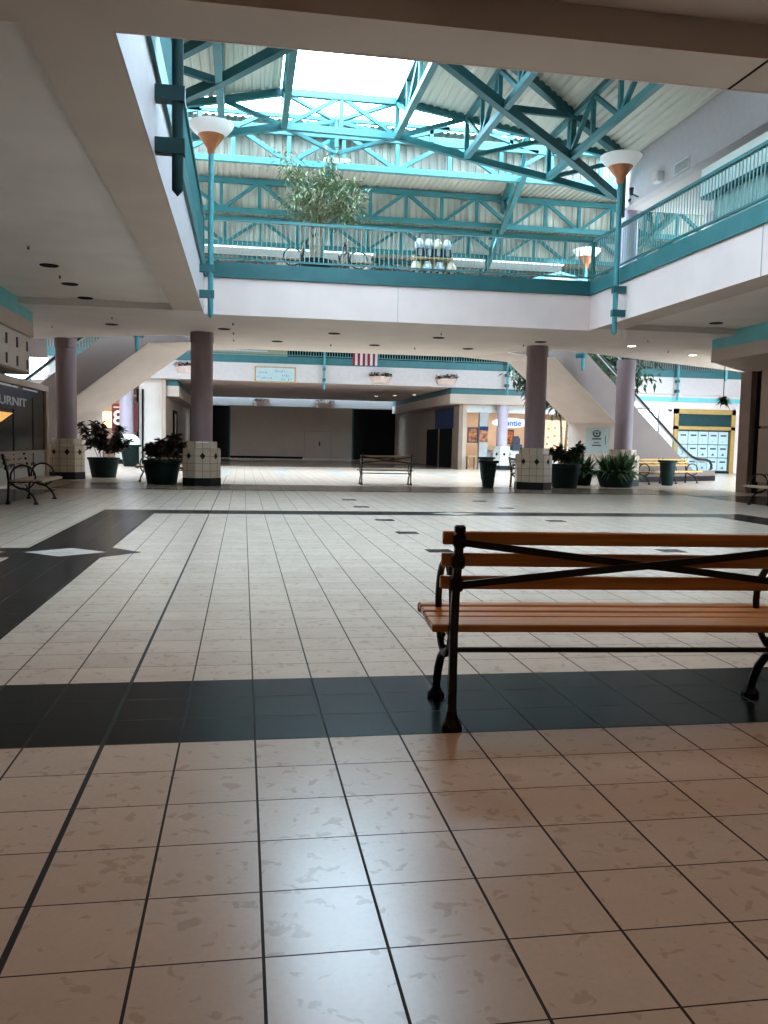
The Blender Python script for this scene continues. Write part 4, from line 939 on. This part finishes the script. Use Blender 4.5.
# far fascia decorations
t = thing('framed_banner', 'wood-framed white banner with blue writing on the far fascia', 'sign', (1.5, 42.4, 4.05)); obj('frame', M().box(.52, 2.5, 42.38, 42.48, 4.05, 4.82), 'woodframe', t); obj('sheet', M().box(.59, 2.43, 42.36, 42.38, 4.12, 4.75), 'paper', t)
ik = M(); rnd = random.Random(9)
for (cx, cz, n_) in ((.95, 4.5, 6), (1.75, 4.58, 7), (2.05, 4.38, 5), (1.1, 4.25, 7), (.72, 4.3, 2), (2.25, 4.2, 3), (1.9, 4.2, 3)):
    for i in range(n_):
        x = cx + (i - n_ / 2) * .075; ik.bar((x, 42.355, cz + rnd.uniform(-.05, .0)), (x + rnd.uniform(-.02, .06), 42.355, cz + rnd.uniform(.03, .09)), .018, .018)
obj('handwriting', ik, 'ink_blue', t)
t = thing('bunting', 'red and white striped bunting draped over the far railing', 'bunting', (5.86, 42.3, 5.0)); 
for i in range(10):
    x0 = 5.25 + i * .124; m = M()
    N = 5; vs = []
    for k in range(N + 1): z = 5.02 + .66 * k / N; y = 42.36 - .03 * math.sin(i * 1.9 + k * .5); vs += [(x0, y, z), (x0 + .124, y - .015 * math.cos(i * 1.9), z)]
    m.add(vs, [(2 * k, 2 * k + 1, 2 * k + 3, 2 * k + 2) for k in range(N)])
    obj('stripe', m, 'whitecloth' if i % 2 else 'redcloth', t)
def basket(label, x, y, z, w=.58, leafm='leaf_dk'):
    t = thing('wall_planter', label, 'planter', (x, y, z), world=False); rnd = random.Random(int(x * 10))
    pts = [(w * math.cos(a * PI / 12), w * .5 * -math.sin(a * PI / 12)) for a in range(13)]
    m = M(); n = len(pts); lo = [(px_ * .72, py_ * .6, 0) for px_, py_ in pts]; hi = [(px_, py_, .32) for px_, py_ in pts]; m.add(lo + hi, [tuple(range(n)), tuple(range(n, 2 * n))] + [(i, (i + 1) % n, (i + 1) % n + n, i + n) for i in range(n)]); obj('pot', m, 'basket', t)
    for nm, mm, k in (('foliage', leafm, 110), ('flowers', 'flower', 60)):
        lv = M()
        for i in range(k):
            a = rnd.uniform(0, 2 * PI); el = rnd.uniform(-.2, 1.1); leaf(lv, (rnd.uniform(-w, w) * .9, rnd.uniform(-w * .45, 0), rnd.uniform(.3, .45)), (math.cos(a) * math.cos(el), -abs(math.sin(a)) * math.cos(el), math.sin(el)), rnd.uniform(.1, .22), .09)
        obj(nm, lv, mm, t)
basket('flower planter on the far white fascia below the striped bunting', 6.67, 42.48, 4.2); basket('flower planter on the far white fascia right of the bunting', 10.0, 42.48, 4.2); basket('flower planter on the far fascia left of the left column', -2.75, 42.48, 4.38, .5)
basket('planter high in the far corridor, upper left of the beige shop wall', 1.2, 59.98, 3.6, .6); basket('planter high in the far corridor, above the middle of the beige wall', 5.55, 59.98, 3.6, .75)
t = thing('shop_display', 'yellow display wall on the upper floor above the framed banner', 'display', (0, 45.5, ZT)); obj('counter', M().box(-2.2, 2.2, 45, 45.6, 5.2, 6.1), 'yellowbox', t); obj('shelf', M().box(-2.0, 1.2, 44.9, 45.0, 5.75, 5.82), 'pale', t); obj('dark_window', M().box(-1.6, -.9, 44.98, 45.0, 5.85, 6.3), 'ink', t); obj('upper_panel', M().box(-2.2, 2.2, 45.5, 45.6, 6.1, 7.2), 'yellowbox', t)
t = thing('upper_storefront', 'dark green shop front on the upper floor behind the far railing', 'shop front', (8, 46.1, ZT)); obj('window', M().box(2.3, 20, 46.05, 46.2, 5.2, 7.4), 'blackout', t); obj('door_frame', M().box(7.0, 7.12, 46.0, 46.06, 5.2, 7.4).box(11.2, 11.3, 46.0, 46.06, 5.2, 7.4), 'teal_dk', t)
# ramp edges on the far left fascia side
cbox('wall_left.005', 'cream', -9.2, -9, 42.5, 47, 0, 4.1)

# ------------------------------------------------------------------ light
w = bpy.data.worlds.new('sky'); SC.world = w; w.use_nodes = True; nt = w.node_tree
bg = nt.nodes['Background']
tc = nd(nt, 'ShaderNodeTexCoord'); no = nd(nt, 'ShaderNodeTexNoise'); no.inputs['Scale'].default_value = 2.5; nt.links.new(tc.outputs['Generated'], no.inputs['Vector'])
rp = nd(nt, 'ShaderNodeValToRGB'); rp.color_ramp.elements[0].color = (.54, .79, 1, 1); rp.color_ramp.elements[1].color = (.68, .87, 1, 1); nt.links.new(no.outputs['Fac'], rp.inputs['Fac']); nt.links.new(rp.outputs['Color'], bg.inputs['Color'])
bg.inputs['Strength'].default_value = 17.0
def area(name, loc, rot, sx, sy_, power, col=(1, 1, 1)):
    l = bpy.data.lights.new(name, 'AREA'); l.shape = 'RECTANGLE'; l.size = sx; l.size_y = sy_; l.energy = power; l.color = col
    o = bpy.data.objects.new(name, l); COL.objects.link(o); o.location = loc; o.rotation_euler = rot
def spot(name, loc, power, ang=118, col=(.66, .86, 1)):
    l = bpy.data.lights.new(name, 'SPOT'); l.energy = power; l.spot_size = math.radians(ang); l.spot_blend = .6; l.shadow_soft_size = .35; l.color = col
    o = bpy.data.objects.new(name, l); COL.objects.link(o); o.location = loc
for i, (x, y) in enumerate(((-.5, 33), (4, 33), (8.5, 33), (13, 34), (19, 36), (-6, 35))): spot('far_court_fill', (x, y, 9.7), 4400)  # unseen spots added to brighten the far court floor, no fixtures
area('near_floor_fill', (2.5, 3.2, 4.3), (0, 0, 0), 9, 3, 64, (1, .66, .40))  # unseen warm fill added over the near floor
area('rear_fill', (3, -4, 4.3), (0, 0, 0), 8, 4, 14, (1, .70, .46))  # faint warm fill added behind the camera
area('food_shop_light', (14.5, 45.2, 3.25), (0, 0, 0), 5, 2.5, 150, (1, .88, .72))
area('left_shop_light', (-7.2, 44.8, 3.25), (0, 0, 0), 3, 1.5, 70, (1, .8, .55))

SC.view_settings.view_transform = 'Standard'; SC.view_settings.look = 'None'; SC.view_settings.exposure = 0.14; SC.view_settings.gamma = 0.87
SC.cycles.max_bounces = 8; SC.cycles.diffuse_bounces = 5; SC.cycles.glossy_bounces = 4; SC.cycles.transparent_max_bounces = 12
SC.cycles.sample_clamp_indirect = 6.0; SC.cycles.caustics_reflective = False; SC.cycles.caustics_refractive = False
